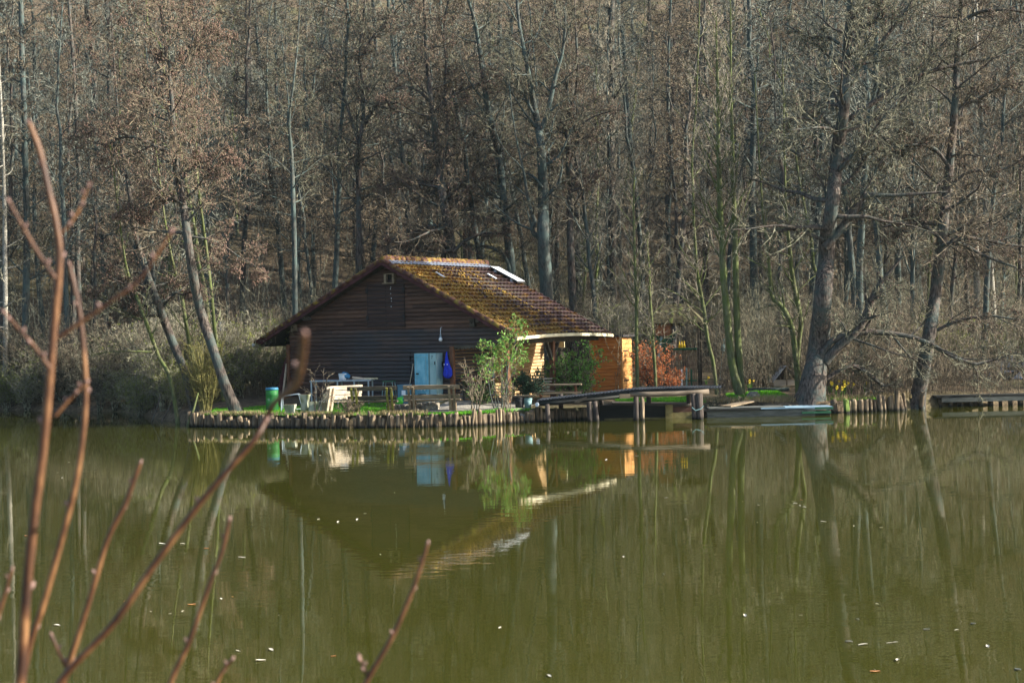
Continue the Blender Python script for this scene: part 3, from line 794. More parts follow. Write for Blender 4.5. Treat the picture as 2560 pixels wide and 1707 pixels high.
# right eave: gutter board bending up, fascia, beam, posts with braces
X, Xb = [], []
N_ = 24
for k in range(N_ + 1):
    b = -.48 + 7.45 * k / N_
    arch = .10 * math.sin(math.pi * k / N_) ** 0.8
    X.append((b, 2.90 + arch))
mb = MB()
for k in range(N_):
    (b0, z0), (b1, z1) = X[k], X[k + 1]
    lo = [(5.90, b0, z0), (6.06, b0, z0), (6.06, b1, z1), (5.90, b1, z1)]
    hi = [(5.90, b0, z0 + .11), (6.06, b0, z0 + .11), (6.06, b1, z1 + .11), (5.90, b1, z1 + .11)]
    mb.hexa(lo, hi)
mb.build('gutter', 'cream', hut)
MB().box((5.45, 3.1, 2.86), (.14, 7.2, .17)).build('eave_beam', 'plank_dark', hut)
for b, k1 in ((-.25, 1.15), (3.05, .75)):
    p = MB(); p.box((5.45, b, 1.72), (.17, .17, 2.2))
    pp = p.build('porch_post', 'post_brown', hut)
    q = MB()
    for sgn in (-1, 1):
        if b < 0 and sgn < 0: continue
        q.bar((5.45, b, 2.80 - k1), (5.45, b + sgn * k1 * .62, 2.80), .13, .11)
    q.build('brace', 'plank_dark', pp)
mb = MB(); mb.box((3.35, 6.9, 2.72), (.9, .04, .45)); mb.build('wind_board', 'cream', hut)
# left eave gutter
mb = MB(); mb.tube([(-6.56, -.5, 2.87), (-6.56, 3, 2.87), (-6.56, 6.9, 2.87)], .075, 10); mb.build('gutter', 'black', hut)
MB().box((-6.56, -.53, 2.90), (.16, .03, .10)).build('gutter_end', 'white', hut)
for a in (-4.0, 4.3):
    MB().box((a, -.2, roofz(a) - .22), (.14, .5, .14)).build('purlin', 'plank_dark', hut)

def on_hut(a, b, z): return HW(a, b, z)

# nest boxes under the roof
def nest(a, z, label, key):
    t = thing('nest_box', label, 'nest box', HW(a, -.12, z - .13), HROT, None)
    MB().box((0, 0, .13), (.20, .17, .26)).build('box_body', key, t)
    MB().box((0, -.02, .275), (.27, .26, .03)).build('box_lid', 'plank_dark', t)
    MB().tube([(0, -.080, .15), (0, -.088, .15), (0, -.092, .15)], .035, 10).build('entrance', 'hole', t)
    return t
nest(-4.75, 3.55, 'small nest box below the left slope of the hut roof', 'plank')
nest(3.90, 3.56, 'dark nest box under the right slope of the hut roof', 'plank_dark')
# hanging bulb
t = thing('wall_lamp', 'white bulb lamp hanging on the dark gable wall', 'lamp', HW(2.45, -.16, 2.98), HROT)
MB().tube([(0, .1, .46), (0, .02, .44), (0, 0, .30), (0, 0, .18)], .012, 6).build('cable', 'white', t)
MB().tube([(0, 0, .19), (0, 0, .12), (0, 0, .08)], [.03, .032, .035], 10).build('socket', 'steel', t)
MB().tube([(0, 0, .09), (0, 0, .05), (0, 0, 0.0), (0, 0, -.05), (0, 0, -.075)], [.03, .055, .078, .06, .02], 12).build('bulb', 'glass_bulb', t, smooth=True)

# ------------------------------------------------------------------ the steel locker and its narrow neighbour
t = thing('steel_locker', 'worn light blue steel locker standing against the dark hut wall', 'locker', HW(1.82, -.33, .60), HROT)
MB().box((0, 0, .95), (.66, .44, 1.84)).build('locker_body', 'locker_side', t)
d_ = MB().box((0, -.232, .95), (.62, .025, 1.80)).build('locker_door', 'locker', t)
f_ = MB()
for x in (-.21, .21): f_.box((x, -.248, 1.12), (.012, .01, 1.25))
for z in (.5, 1.74): f_.box((0, -.248, z), (.42, .01, .012))
f_.build('door_panel_edge', 'locker_side', d_)
MB().box((-.18, -.262, 1.10), (.11, .03, .05)).build('handle', 'black', d_)
h_ = MB()
for k in range(6): h_.box((-.13 + k * .06, -.248, .33), (.035, .012, .03))
h_.build('vent_slot', 'hole', d_)
s_ = MB()
for k in range(5): s_.box((-.16 + k * .075, -.248, .52 + .02 * math.sin(k * 9)), (.05, .008, .09))
s_.build('worn_sticker', 'white', d_)
def text_obj(body, size, loc, key, parent, rot=(math.pi / 2, 0, 0), extrude=.003):
    cu = bpy.data.curves.new('lettering', 'FONT'); cu.body = body; cu.size = size; cu.extrude = extrude
    cu.align_x = 'CENTER'
    cu.materials.append(M[key])
    cu.fill_mode = 'BOTH'
    tmp = bpy.data.objects.new('lettering', cu); COL.objects.link(tmp)
    me = bpy.data.meshes.new_from_object(tmp); bpy.data.objects.remove(tmp)
    o = bpy.data.objects.new('lettering', me); COL.objects.link(o); o.parent = parent; o.location = loc; o.rotation_euler = rot
    return o
text_obj('E2E', .17, (0, -.25, .06), 'white', d_)
t = thing('narrow_locker', 'narrow grey blue steel locker right beside the blue locker', 'locker', HW(2.32, -.30, .60), HROT)
MB().box((0, 0, .95), (.30, .42, 1.84)).build('locker_body', 'locker_side', t)
d_ = MB().box((0, -.222, .95), (.28, .02, 1.80)).build('locker_door', 'locker_side', t)
MB().box((.10, -.24, 1.5), (.03, .03, .12)).build('handle', 'black', d_)
text_obj('7', .17, (-.03, -.236, 1.66), 'black', d_)
t = thing('wall_coil', 'dark coil of hose hanging on the wall between locker and blue bag', 'hose', HW(2.58, -.10, 2.0), HROT)
for k in range(3):
    MB().tube([(.10 * math.cos(x), -.02 * k, .14 * math.sin(x) + .02 * k) for x in np.linspace(0, 6.28, 16)], .018, 6).build('hose_loop', 'black', t, smooth=True)
# blue cloth bag on the post
t = thing('blue_bag', 'closed blue cloth parasol hanging on the brown porch post', 'parasol', HW(2.78, -.24, 1.52), HROT)
P_, R_ = [], []
for z, r0 in ((1.0, .015), (.9, .03), (.7, .06), (.48, .085), (.30, .13), (.14, .15), (.03, .10), (0, .05)):
    P_.append((0.02 * math.sin(z * 6), 0, z)); R_.append(r0)
mb = MB().tube(P_, R_, 14)
V = np.array(mb.parts[0][0]); a_ = np.arctan2(V[:, 1], V[:, 0]); V[:, :2] *= (1 + .28 * np.sin(a_ * 5))[:, None]
mb.parts[0] = (V, mb.parts[0][1], 0)
MB_ = mb.build('cloth', 'cloth_blue', t, smooth=True)
m_ = MB(); m_.box((-.07, -.10, .52), (.03, .02, .05)); m_.box((.07, -.10, .52), (.03, .02, .05)); m_.build('clip', 'white', t)
# broom sticks leaning on the wall
for k, (a, h, lab, lean) in enumerate(((.98, 1.45, 'pale broom stick leaning on the hut wall left of the locker', .10), (1.26, 1.60, 'thin dark pole leaning on the hut wall close to the locker', .16))):
    t = tag(MB().tube([HW(a, -.42, .62), HW(a + lean * .5, -.22, .62 + h / 2), HW(a + lean, -.06, .62 + h)], .018 if k == 0 else .012, 7).build('stick', 'plank_pale' if k == 0 else 'plank', None), lab, 'stick')
# porch workbench
t = thing('porch_table', 'long brown wooden work table along the porch wall behind the bush', 'table', HW(3.45, 1.6, .62), HROT)
MB().box((0, 0, .80), (.65, 3.0, .07)).build('tabletop', 'post_brown', t)
for x in (-.26, .26):
    for y in (-1.35, 1.35): MB().box((x, y, .38), (.07, .07, .77)).build('leg', 'plank_dark', t)
t = thing('milk_can', 'grey steel milk can standing on the porch table', 'milk can', HW(3.5, 1.75, 1.455), HROT)
MB().tube([(0, 0, 0), (0, 0, .30), (0, 0, .36), (0, 0, .42), (0, 0, .47)], [.13, .13, .11, .075, .085], 14).build('can_body', 'steel', t, smooth=True)
MB().tube([(0, 0, .47), (0, 0, .50), (0, 0, .53)], [.09, .09, .03], 12).build('can_lid', 'steel', t)
t = thing('kettle', 'round dark brown kettle standing on the porch table near its end', 'kettle', HW(3.35, .45, 1.455), HROT)
MB().tube([(0, 0, 0), (0, 0, .06), (0, 0, .13), (0, 0, .18), (0, 0, .20)], [.09, .12, .12, .07, .02], 14).build('kettle_body', 'maroon', t, smooth=True)
MB().tube([(-.10, 0, .13), (-.06, 0, .24), (.06, 0, .24), (.10, 0, .13)], .012, 6).build('handle', 'black', t)

# ------------------------------------------------------------------ yard furniture
def gz(x, y): return float(GZ(x, y))
def at(px, py, Y):
    p = W(px, py, Y); return (p[0], Y, gz(p[0], Y))

# green barrel
x, y, z = at(679, 1015, 55.0)
t = thing('green_barrel', 'green plastic barrel with blue rim and a worn white patch, by the hut corner', 'barrel', (x, y, z - .02))
MB().tube([(0, 0, 0), (0, 0, .05), (0, 0, .30), (0, 0, .33), (0, 0, .36), (0, 0, .58), (0, 0, .61), (0, 0, .64), (0, 0, .80)], [.22, .235, .235, .245, .235, .235, .245, .235, .235], 22).build('barrel_body', 'barrel', t, smooth=True)
MB().tube([(0, 0, .79), (0, 0, .83), (0, 0, .88)], [.24, .24, .225], 22).build('rim', 'barrel_rim', t, smooth=True)

# metal trestle
x, y, z = at(728, 1018, 54.6)
t = thing('metal_trestle', 'bent grey steel tube trestle behind the small concrete planter', 'trestle', (x, y, z))
for dy in (0, .35):
    MB().tube([(-.40, dy, 0), (-.38, dy, .50), (-.34, dy, .55), (.22, dy, .62), (.27, dy, .58), (.40, dy, 0)], .02, 7).build('tube_frame', 'steel', t)
MB().bar((.0, .02, .06), (.40, .33, .06), .05).build('foot_bar', 'white', t)

# concrete planters
def planter(px, py, Y, w0, w1, h, label, flare=0.0, group=None):
    x, y, z = at(px, py, Y)
    t = thing('concrete_planter', label, 'planter', (x, y, z - .03), U(-.2, .2))
    m_ = MB()
    m_.hexa([(-w0 / 2, -w0 / 2, 0), (w0 / 2, -w0 / 2, 0), (w0 / 2, w0 / 2, 0), (-w0 / 2, w0 / 2, 0)], [(-(w0 + flare) / 2, -(w0 + flare) / 2, h * .55), ((w0 + flare) / 2, -(w0 + flare) / 2, h * .55), ((w0 + flare) / 2, (w0 + flare) / 2, h * .55), (-(w0 + flare) / 2, (w0 + flare) / 2, h * .55)])
    m_.hexa([(-(w0 + flare) / 2, -(w0 + flare) / 2, h * .551), ((w0 + flare) / 2, -(w0 + flare) / 2, h * .551), ((w0 + flare) / 2, (w0 + flare) / 2, h * .551), (-(w0 + flare) / 2, (w0 + flare) / 2, h * .551)], [(-w1 / 2, -w1 / 2, h), (w1 / 2, -w1 / 2, h), (w1 / 2, w1 / 2, h), (-w1 / 2, w1 / 2, h)])
    m_.build('pot', 'concrete', t)
    MB().box((0, 0, h - .02), (w1 - .08, w1 - .08, .05)).build('soil', 'ground', t)
planter(724, 1024, 53.6, .30, .40, .36, 'low mossy concrete planter, nearest to the barrel', .05)
planter(761, 1020, 54.0, .26, .34, .64, 'tall flared mossy concrete planter beside the low one', -.02)
planter(780, 1020, 53.7, .26, .28, .42, 'square mossy concrete planter right of the flared planter', .02)
planter(803, 1022, 53.8, .27, .30, .40, 'mossy concrete planter just behind the bare young tree')
planter(818, 1018, 54.2, .26, .26, .66, 'tall grey concrete planter left of the pale bench', .04)

# dark sheets leaning on the corner
t = thing('leaning_board', 'maroon boards leaning against the left corner of the hut', 'boards', HW(-5.25, -.02, .6), HROT)
m_ = MB(); m_.hexa([(-.55, -.25, 0), (-.15, -.25, 0), (-.15, -.22, 0), (-.55, -.22, 0)], [(-.12, .05, 1.75), (-.02, .05, 1.75), (-.02, .08, 1.75), (-.12, .08, 1.75)]); m_.build('board', 'maroon', t)
m_ = MB(); m_.bar((-.05, -.3, 0), (-.02, 0, 1.5), .05); m_.build('lath', 'plank_pale', t)

# steel table with bucket and firewood
x, y, z = at(855, 1010, 56.4)
TZ = z
t = thing('steel_table', 'long grey steel frame table in front of the dark hut wall', 'table', (x, y, z), math.radians(-8))
MB().box((0, 0, .90), (2.35, .75, .045)).build('tabletop', 'steel', t)
for xx in (-1.12, -.1, .55, 1.10):
    for yy in (-.33, .33): MB().bar((xx, yy, 0), (xx, yy, .878), .05).build('leg', 'steel', t)
p = W(855, 950, 56.3)
t = thing('bucket', 'white bucket with its blue lid on the steel table', 'bucket', (p[0], 56.3, TZ + .9225))
MB().tube([(0, 0, 0), (0, 0, .12), (0, 0, .235), (0, 0, .25)], [.13, .145, .155, .165], 18).build('bucket_body', 'white', t, smooth=True)
MB().tube([(.09, .05, .13), (.135, .04, .20), (.155, .03, .23)], [.17, .175, .16], 18).build('bucket_lid', 'blue_lid', t, smooth=True)
MB().tube([(-.16, 0, .24), (-.10, -.05, .30), (.02, -.06, .33), (.13, -.03, .30)], .008, 5).build('handle', 'black', t)
for k, (px, lab) in enumerate(((893, 'split firewood stick tilted up on the steel table'), (905, 'short split firewood piece at the far end of the steel table'), (925, 'row of yellow wood offcuts lying right on the steel table'))):
    p = W(px, 948, 56.4)
    t = MB(); t.bar((-.22, 0, .05 + .05 * (k == 0)), (.24, .05, .04), .07, .05)
    if k == 2:
        t = MB()
        for q in range(5): t.box((-.2 + q * .1, 0, .03), (.075, .16, .05), rz=q)
    else: t.bar((-.2, .08, .03), (.22, .02, .03), .06)
    o = t.build('firewood', 'plank_pale' if k != 2 else 'cream'); o.location = (p[0], 56.4, TZ + .9225); tag(o, lab, 'firewood')
# boxes by the wall
p = at(1010, 1000, 55.7)
t = thing('storage_box', 'steel blue plastic box with pale label by the hut wall', 'box', p, math.radians(-12))
MB().box((0, 0, .33), (.42, .4, .66)).build('box_body', 'blue_box', t); MB().box((0, 0, .675), (.46, .44, .05)).build('box_lid', 'blue_box', t)
MB().box((.02, -.204, .40), (.15, .008, .17)).build('paper_label', 'white', t)
p = at(972, 1004, 55.9)
t = thing('tubular_stand', 'dark green tubular stand between the steel table and the blue box', 'stand', p, math.radians(-10))
for yy in (-.2, .2):
    MB().tube([(-.26, yy, 0), (-.17, yy, .82), (.17, yy, .82), (.24, yy, 0)], .016, 6).build('tube_frame', 'teal_paint', t)
MB().box((0, 0, .83), (.42, .44, .03)).build('shelf', 'green_paint', t)
p = at(998, 1004, 54.9)
t = thing('watering_can', 'bright green watering can on the ground near the blue box', 'watering can', p)
MB().tube([(0, 0, 0), (0, 0, .15), (0, 0, .27), (0, 0, .30)], [.12, .12, .10, .07], 14).build('can_body', 'lime', t, smooth=True)
MB().tube([(-.10, 0, .08), (-.22, -.02, .22), (-.30, -.04, .34)], [.03, .02, .018], 7).build('spout', 'lime', t)
MB().tube([(.09, 0, .10), (.18, 0, .22), (.08, 0, .34), (0, 0, .30)], .014, 6).build('handle', 'lime', t)
p = at(1034, 1006, 54.0)
t = thing('paint_pot', 'yellow and white paint pot below the right hand bench', 'paint pot', p)
MB().tube([(0, 0, 0), (0, 0, .12), (0, 0, .24)], .075, 12).build('pot_body', 'white', t); MB().tube([(0, 0, .08), (0, 0, .12), (0, 0, .18)], .077, 12).build('pot_label', 'yellow', t)

# benches
def bench(name, label, loc, rz, length, key_back, key_leg, key_sup, nback, seat_h=.40, tilt=.22):
    """seat along x, back rest on the -y side, sitter looks towards +y"""
    t = thing(name, label, 'bench', loc, rz)
    MB().box((0, .05, seat_h), (length, .36, .065)).build('seat', key_back, t)
    for x in (-length * .36, length * .36):
        MB().box((x, .05, seat_h / 2 - .03), (.24, .30, seat_h - .01)).build('leg', key_leg, t)
        for dx in (-.07, .09):
            MB().bar((x + dx, -.10, .02), (x + dx - .02, -.20 - tilt, seat_h + .50), .075, .055).build('back_support', key_sup, t)
    for k in range(nback):
        zz = seat_h + .14 + k * (.34 / max(nback - 1, 1)); yy = -.09 - tilt * (zz / (seat_h + .46)) - .01
        MB().box((0, yy, zz), (length, .04, .145), tilt=('X', .2)).build('back_slat', key_back, t)
    return t
bx = W(1080, 1025, 52.6); bench('garden_bench', 'brown wooden bench seen from behind, in front of the blue locker', (bx[0], 52.6, gz(bx[0], 52.6)), math.radians(-3), 2.0, 'plank', 'stump', 'plank', 2)
bx = W(932, 1028, 52.7); bench('garden_bench', 'dark weathered bench with moss yellow supports beside the stone heap', (bx[0], 52.7, gz(bx[0], 52.7)), math.radians(-4), 1.75, 'plank_dark', 'stump', 'plank_moss', 2)
bx = W(852, 1015, 54.0); bench('garden_bench', 'pale sunlit bench with three back slats below the steel table', (bx[0], 53.6, gz(bx[0], 53.6)), math.radians(38), 1.5, 'plank_pale', 'stump', 'plank_pale', 3)
p = W(946, 990, 52.75)
t = thing('enamel_basin', 'white enamel basin lying on the seat of the dark bench', 'basin', (p[0], 52.8, gz(p[0], 52.8) + .425))
MB().tube([(0, 0, 0), (0, 0, .05), (0, 0, .11), (0, 0, .12)], [.12, .19, .235, .25], 18).build('bowl', 'white', t, smooth=True)

# rubble stones under the benches
rs = np.random.default_rng(11)
def rock(w, d, h, seed):
    r = np.random.default_rng(seed)
    n, m_ = 7, 12
    X = np.zeros((n, m_ + 1, 3))
    for i in range(n):
        th = math.pi * (i / (n - 1)) * .5
        for j in range(m_ + 1):
            ph = 2 * math.pi * (j % m_) / m_
            k = .8 + .2 * math.sin(seed + j % m_ * 2.1 + i) + .08 * math.sin(seed * 3 + (j % m_) * 5)
            sx = np.sign(math.cos(ph)) * abs(math.cos(ph)) ** .6; sy = np.sign(math.sin(ph)) * abs(math.sin(ph)) ** .6
            X[i, j] = (w / 2 * sx * math.cos(th) ** .4 * k, d / 2 * sy * math.cos(th) ** .4 * k, h * math.sin(th) ** .8 * (.9 + .1 * k))
        X[i, m_] = X[i, 0]
    return MB().grid(X)
px = 962
for k in range(9):
    w = rs.uniform(.30, .55); h = rs.uniform(.26, .40)
    q = W(px + w * 35, 1028, 53.0)
    o = rock(w, .45, h, k + 3).build('rubble_stone', 'stone', None, smooth=False)
    o.location = (q[0], 53.05 + rs.uniform(-.1, .15), gz(q[0], 53.05) - .03)
    tag(o, 'rough pale rubble stone in the low heap under the benches', 'stone', 'rubble stones under the benches')
    px += w * 34

# pots under the bush, right of the hut front
for px, w, h, lab, key in ((1297, .17, .40, 'dark tall plant pot at the pond edge left of the jetty', 'black'), (1318, .14, .36, 'grey green plant pot at the pond edge beside the dark pot', 'teal_paint')):
    p = at(px, 1015, 53.6)
    t = thing('plant_pot', lab, 'plant pot', (p[0], p[1], p[2] - .02))
    MB().tube([(0, 0, 0), (0, 0, h * .5), (0, 0, h)], [w * .8, w * .95, w * 1.1], 14).build('pot', key, t, smooth=True)
    MB().tube([(0, 0, h - .03), (0, 0, h + .01), (0, 0, h + .03)], [w * 1.16, w * 1.16, w * 1.05], 14).build('rim', key, t)
t = thing('tin_planter', 'flat wooden tray lying over the two plant pots', 'tray', (*W(1306, 988, 53.6)[:2], at(1306, 1015, 53.6)[2] + .45))
MB().box((0, 0, 0), (.72, .35, .04)).build('tray_base', 'plank_dark', t)

# picnic bench and slatted seats in the porch
p = at(1362, 1003, 56.0)
t = thing('porch_bench', 'slatted pale bench standing under the porch roof by the tan wall', 'bench', (p[0] - .15, 57.2, p[2]), math.radians(-6))
for k in range(5): MB().box((0, -.02 * k, .42 + .11 * k), (1.15, .03, .055)).build('back_slat', 'plank_pale', t)
for k in range(3): MB().box((0, -.12 - .13 * k, .38), (1.15, .10, .03)).build('seat_slat', 'plank_pale', t)
for x in (-.5, .5):
    MB().box((x, -.2, .19), (.06, .45, .36)).build('leg', 'post_brown', t); MB().bar((x, .03, .3), (x, -.05, .95), .05).build('back_support', 'post_brown', t)
p = at(1395, 1004, 55.2)
t = thing('picnic_table', 'brown picnic table with benches in front of the ivy heap', 'picnic table', (p[0], 55.4, p[2]), math.radians(-6))
MB().box((0, 0, .70), (1.75, .55, .05)).build('tabletop', 'plank', t)
for yy in (-.5, .5): MB().box((0, yy, .40), (1.75, .2, .045)).build('bench_seat', 'plank', t)
for x in (-.65, .65):
    MB().box((x, 0, .36), (.09, .09, .66)).build('leg', 'post_brown', t); MB().box((x, 0, .34), (.07, 1.1, .06)).build('cross_bar', 'post_brown', t)
p = at(1450, 1000, 56.2)
for k in range(3):
    o = MB().box((0, 0, .16), (.22, .22, .32 - .05 * k), rz=k).build('stone_block', 'concrete'); o.location = (p[0] + .27 * k - .2, 56.3 + .1 * k, p[2] - .02)
    tag(o, 'pale stone block lying at the foot of the ivy heap', 'block', 'stone blocks by the ivy')
# leaning pale board
t = tag(MB().bar(W(1404, 880, 59.5), (W(1416, 960, 59.2)[0], 59.2, .7), .11, .04).build('leaning_plank', 'plank_pale'), 'pale plank leaning behind the rear porch post', 'plank')

# ------------------------------------------------------------------ orange shed
SHX, SHY = W(1555, 960, 61.0)[0], 61.0
SHZ = gz(SHX, SHY)
t = thing('tool_shed', 'small orange wooden shed with flat dark roof right of the hut', 'shed', (SHX, SHY, SHZ), HROT)
shw, shd, shh = 1.46, .92, 2.22
mb = MB()
z = .06
while z < shh - .05:
    X = np.array([[(a, -p * .6, z + q * .93) for a in (-shw, 0)] for p, q in PROF]); mb.grid(X)
    z += .14
mb.add([(-shw, .02, 0), (0, .02, 0), (0, .02, shh), (-shw, .02, shh)], [[0, 1, 2, 3]])
mb.build('front_wall', 'shed', t)
MB().hexa([(-shw, .03, .0), (-.03, .03, .0), (-.03, shd, .0), (-shw, shd, .0)], [(-shw, .03, shh), (-.03, .03, shh), (-.03, shd, shh - .02), (-shw, shd, shh - .02)]).build('wall_core', 'shed', t)
mb = MB()
for x in (-shw, 0): mb.box((x, -.02, shh / 2), (.08, .06, shh))
mb.build('corner_trim', 'shed_door', t)
mb = MB()
z = .08
while z < shh - .1:
    mb.grid(np.array([[(p * .35, b, z + q * 1.2) for b in (.07, shd - .05)] for p, q in PROF])); z += .187
mb.add([(-.01, .05, .04), (-.01, shd - .04, .04), (-.01, shd - .04, shh - .02), (-.01, .05, shh - .02)], [[0, 1, 2, 3]])
dr = mb.build('door', 'shed_door', t)
for z in (.45, 1.68): MB().box((.035, .30, z), (.02, .42, .045)).build('hinge', 'black', dr)
MB().box((.05, shd - .12, 1.45), (.06, .12, .05)).build('handle', 'black', dr)
MB().hexa([(-shw - .15, -.18, shh + .0), (.16, -.18, shh + .03), (.16, shd + .12, shh + .03), (-shw - .15, shd + .12, shh)], [(-shw - .15, -.18, shh + .09), (.16, -.18, shh + .12), (.16, shd + .12, shh + .12), (-shw - .15, shd + .12, shh + .09)]).build('roof', 'felt', t)

# ------------------------------------------------------------------ kiosk with the mossy hip roof
KY = 62.8
kx = W(1693, 900, KY)[0]; kz = gz(kx, KY)
t = thing('garden_kiosk', 'small kiosk with mossy hipped roof and green posts among the saplings', 'kiosk', (kx, KY, kz), math.radians(-12))
def hz(py): return W(1690, py, KY)[2] - kz
he, hr = hz(808), hz(760)
mb = MB()
R0, R1 = 1.15, .30
levels = [(1.15, .85, he), (1.0, .70, he + .20), (.72, .45, he + .48), (.42, .12, hr)]
for k in range(3):
    (a0, b0, z0), (a1, b1, z1) = levels[k], levels[k + 1]
    z1d = z1 - (.05 if k < 2 else 0)
    mb.hexa([(-a0, -b0, z0), (a0, -b0, z0), (a0, b0, z0), (-a0, b0, z0)], [(-a1 - .03, -b1 - .03, z1), (a1 + .03, -b1 - .03, z1), (a1 + .03, b1 + .03, z1), (-a1 - .03, b1 + .03, z1)])
mb.build('roof', 'thatch', t)
r = np.random.default_rng(3); n = 900
uu = r.uniform(-1, 1, n); vv = r.uniform(-1, 1, n)
ed = np.maximum(np.abs(uu), np.abs(vv))
zz = he + (hr - he) * (1 - ed) * 1.0 + .03
Pq = np.stack([np.stack([uu * 1.12, vv * .82, zz], -1), np.stack([uu * 1.16, vv * .86, zz - .08 + .02 * r.normal(0, 1, n)], -1), np.stack([uu * 1.22, vv * .92, zz - .16], -1)], 1)
V, Fc = tubes(Pq, np.full((n, 3), .022), 4)
tag(np_obj('roof_thatch', [(V, Fc, 0)], ['thatch'], t), kind='stuff')
for sx, sy in ((-.50, -.55), (-.50, .55), (.92, -.45), (.92, .55)):
    hp = hz(845) if sx < 0 else he
    pz = MB().box((sx, sy, hp / 2), (.13, .13, hp) if sx < 0 else (.09, .09, hp)).build('post', 'green_paint' if sx < 0 else 'plank_dark', t)
    if sx < 0:
        br = MB()
        for q in (-1, 1): br.bar((sx, sy, hz(868)), (sx + q * .33, sy, hz(838)), .08)
        br.build('brace', 'green_paint', pz)
MB().box((-.52, -.5, (hz(838) + he) / 2), (.62, .5, he - hz(838))).build('eave_box', 'fascia_wood', t)
MB().box((.20, -.60, hz(872)), (1.3, .30, .08)).build('counter', 'green_paint', t)
mb = MB()
for k in range(16): mb.box((-.42 + k * .082, -.55, hz(872) / 2), (.05, .03, hz(874)))
mb.build('balustrade', 'plank', t)
for k in range(3):
    p = W(1696.5 + 6 * k, 868, KY - .65)
    b_ = thing('yellow_bottle', ('leftmost', 'middle', 'rightmost')[k] + ' of three yellow bottles on the green kiosk counter', 'bottle', (p[0], KY - .72, kz + hz(872) + .045))
    MB().tube([(0, 0, 0), (0, 0, .14), (0, 0, .18), (0, 0, .26)], [.045, .045, .02, .018], 9).build('bottle_body', 'yellow', b_, smooth=True)
    MB().tube([(0, 0, .26), (0, 0, .28), (0, 0, .29)], .022, 8).build('bottle_cap', 'yellow', b_)
t = tag(MB().bar(W(1636, 950, 61.9), W(1652, 842, 62.1), .08).build('leaning_pole', 'teal_paint'), 'faded teal pole leaning at the left post of the kiosk', 'pole')
t = thing('garden_torch', 'slim pale green garden torch standing right of the kiosk', 'torch', (*W(1796, 935, 63.0)[:2], gz(W(1796, 935, 63)[0], 63)))
q = W(1796, 935, 63.0); q2 = W(1809, 846, 63.0)
MB().bar((0, 0, 0), (q2[0] - q[0], 0, q2[2] - t.location[2]), .035).build('pole', 'teal_paint', t)
MB().tube([((q2[0] - q[0]) * .75, 0, (q2[2] - t.location[2]) * .72 + o_) for o_ in (0, .15, .3)], [.06, .08, .06], 9).build('torch_head', 'teal_paint', t)
# picket fence pieces
p = at(1712, 955, 61.2)
t = thing('picket_fence', 'short green and white picket fence below the kiosk counter', 'fence', p)
for k in range(4): MB().box((-.35 + k * .2, 0, .42), (.06, .03, .9 - .1 * (k % 2))).build('picket', ('green_paint', 'white', 'teal_paint', 'green_paint')[k], t)
MB().box((0, .03, .35), (.95, .03, .06)).build('rail', 'green_paint', t)

# ------------------------------------------------------------------ jetty
def jp(px, py, Y): return W(px, py, Y)
t = thing('jetty', 'dark wooden jetty with sloping corrugated deck on rough log posts', 'jetty', (4.3, 53.0, 0))
def L_(p): return (p[0] - 4.3, p[1] - 53.0, p[2])
# corrugated deck: nearer edge and farther edge as rows of points
front = [(1338, 1001, 52.3), (1420, 992, 52.3), (1500, 983, 52.3), (1590, 972.5, 52.3), (1660, 970, 52.4), (1730, 968.5, 52.5), (1802, 968, 52.7)]
jf = np.array([jp(*q) for q in front])
cf = np.stack([np.interp(np.linspace(0, 6, 700), range(7), jf[:, i]) for i in range(3)], -1)
rows = []
for k in range(2):
    pass
X0 = cf - np.array([4.3, 53.0, 0]); wv = .013 * np.sin(np.arange(700) * 0.55)
X0[:, 2] += wv
X1 = X0 + np.array([.25, 1.25, .02])
Xu0 = X0 - np.array([0, 0, .035]); Xu1 = X1 - np.array([0, 0, .035])
MB().grid(np.stack([Xu0, X0, X1, Xu1])).build('corrugated_deck', 'deck', t)
m_ = MB()
def plankrow(a, b, y0, y1, th, drop):
    pa, pb = L_(jp(*a)), L_(jp(*b))
    m_.hexa([(pa[0], pa[1] + y0, pa[2] - drop - th), (pb[0], pb[1] + y0, pb[2] - drop - th), (pb[0], pb[1] + y1, pb[2] - drop - th), (pa[0], pa[1] + y1, pa[2] - drop - th)],
            [(pa[0], pa[1] + y0, pa[2] - drop), (pb[0], pb[1] + y0, pb[2] - drop), (pb[0], pb[1] + y1, pb[2] - drop), (pa[0], pa[1] + y1, pa[2] - drop)])
plankrow((1345, 1001, 52.3), (1573, 974, 52.3), .02, 1.2, .15, .05)
plankrow((1573, 974, 52.3), (1735, 968, 52.5), .02, 1.2, .11, .05)
plankrow((1400, 996, 52.25), (1565, 981, 52.25), .0, .2, .07, .10)
m_.build('deck_planks', 'tar', t)
MB().tube([L_(jp(1572, 986, 52.15)), L_(jp(1620, 985.5, 52.15)), L_(jp(1690, 983.5, 52.2)), L_(jp(1740, 980.5, 52.3)), L_(jp(1770, 978.5, 52.35))], [.085, .092, .085, .08, .085], 12).build('log_beam', 'pole_pale', t, smooth=True)
MB().tube([L_(jp(1342, 1011, 52.2)), L_(jp(1400, 1006, 52.25)), L_(jp(1470, 1000, 52.3)), L_(jp(1560, 990, 52.3))], [.07, .07, .065, .06], 10).build('log_beam', 'tar', t, smooth=True)
MB().tube([L_(jp(1341.6, 1011, 52.17)), L_(jp(1341, 1011, 52.16)), L_(jp(1340.6, 1011, 52.15))], .075, 10).build('log_end', 'white', t)
MB().bar(L_(jp(1436, 1006, 52.0)), L_(jp(1466, 994, 52.0)), .14, .09).build('bracket', 'plank_dark', t)
MB().bar(L_(jp(1547, 991, 52.0)), L_(jp(1574, 990, 52.0)), .16, .14).build('bracket', 'plank', t)
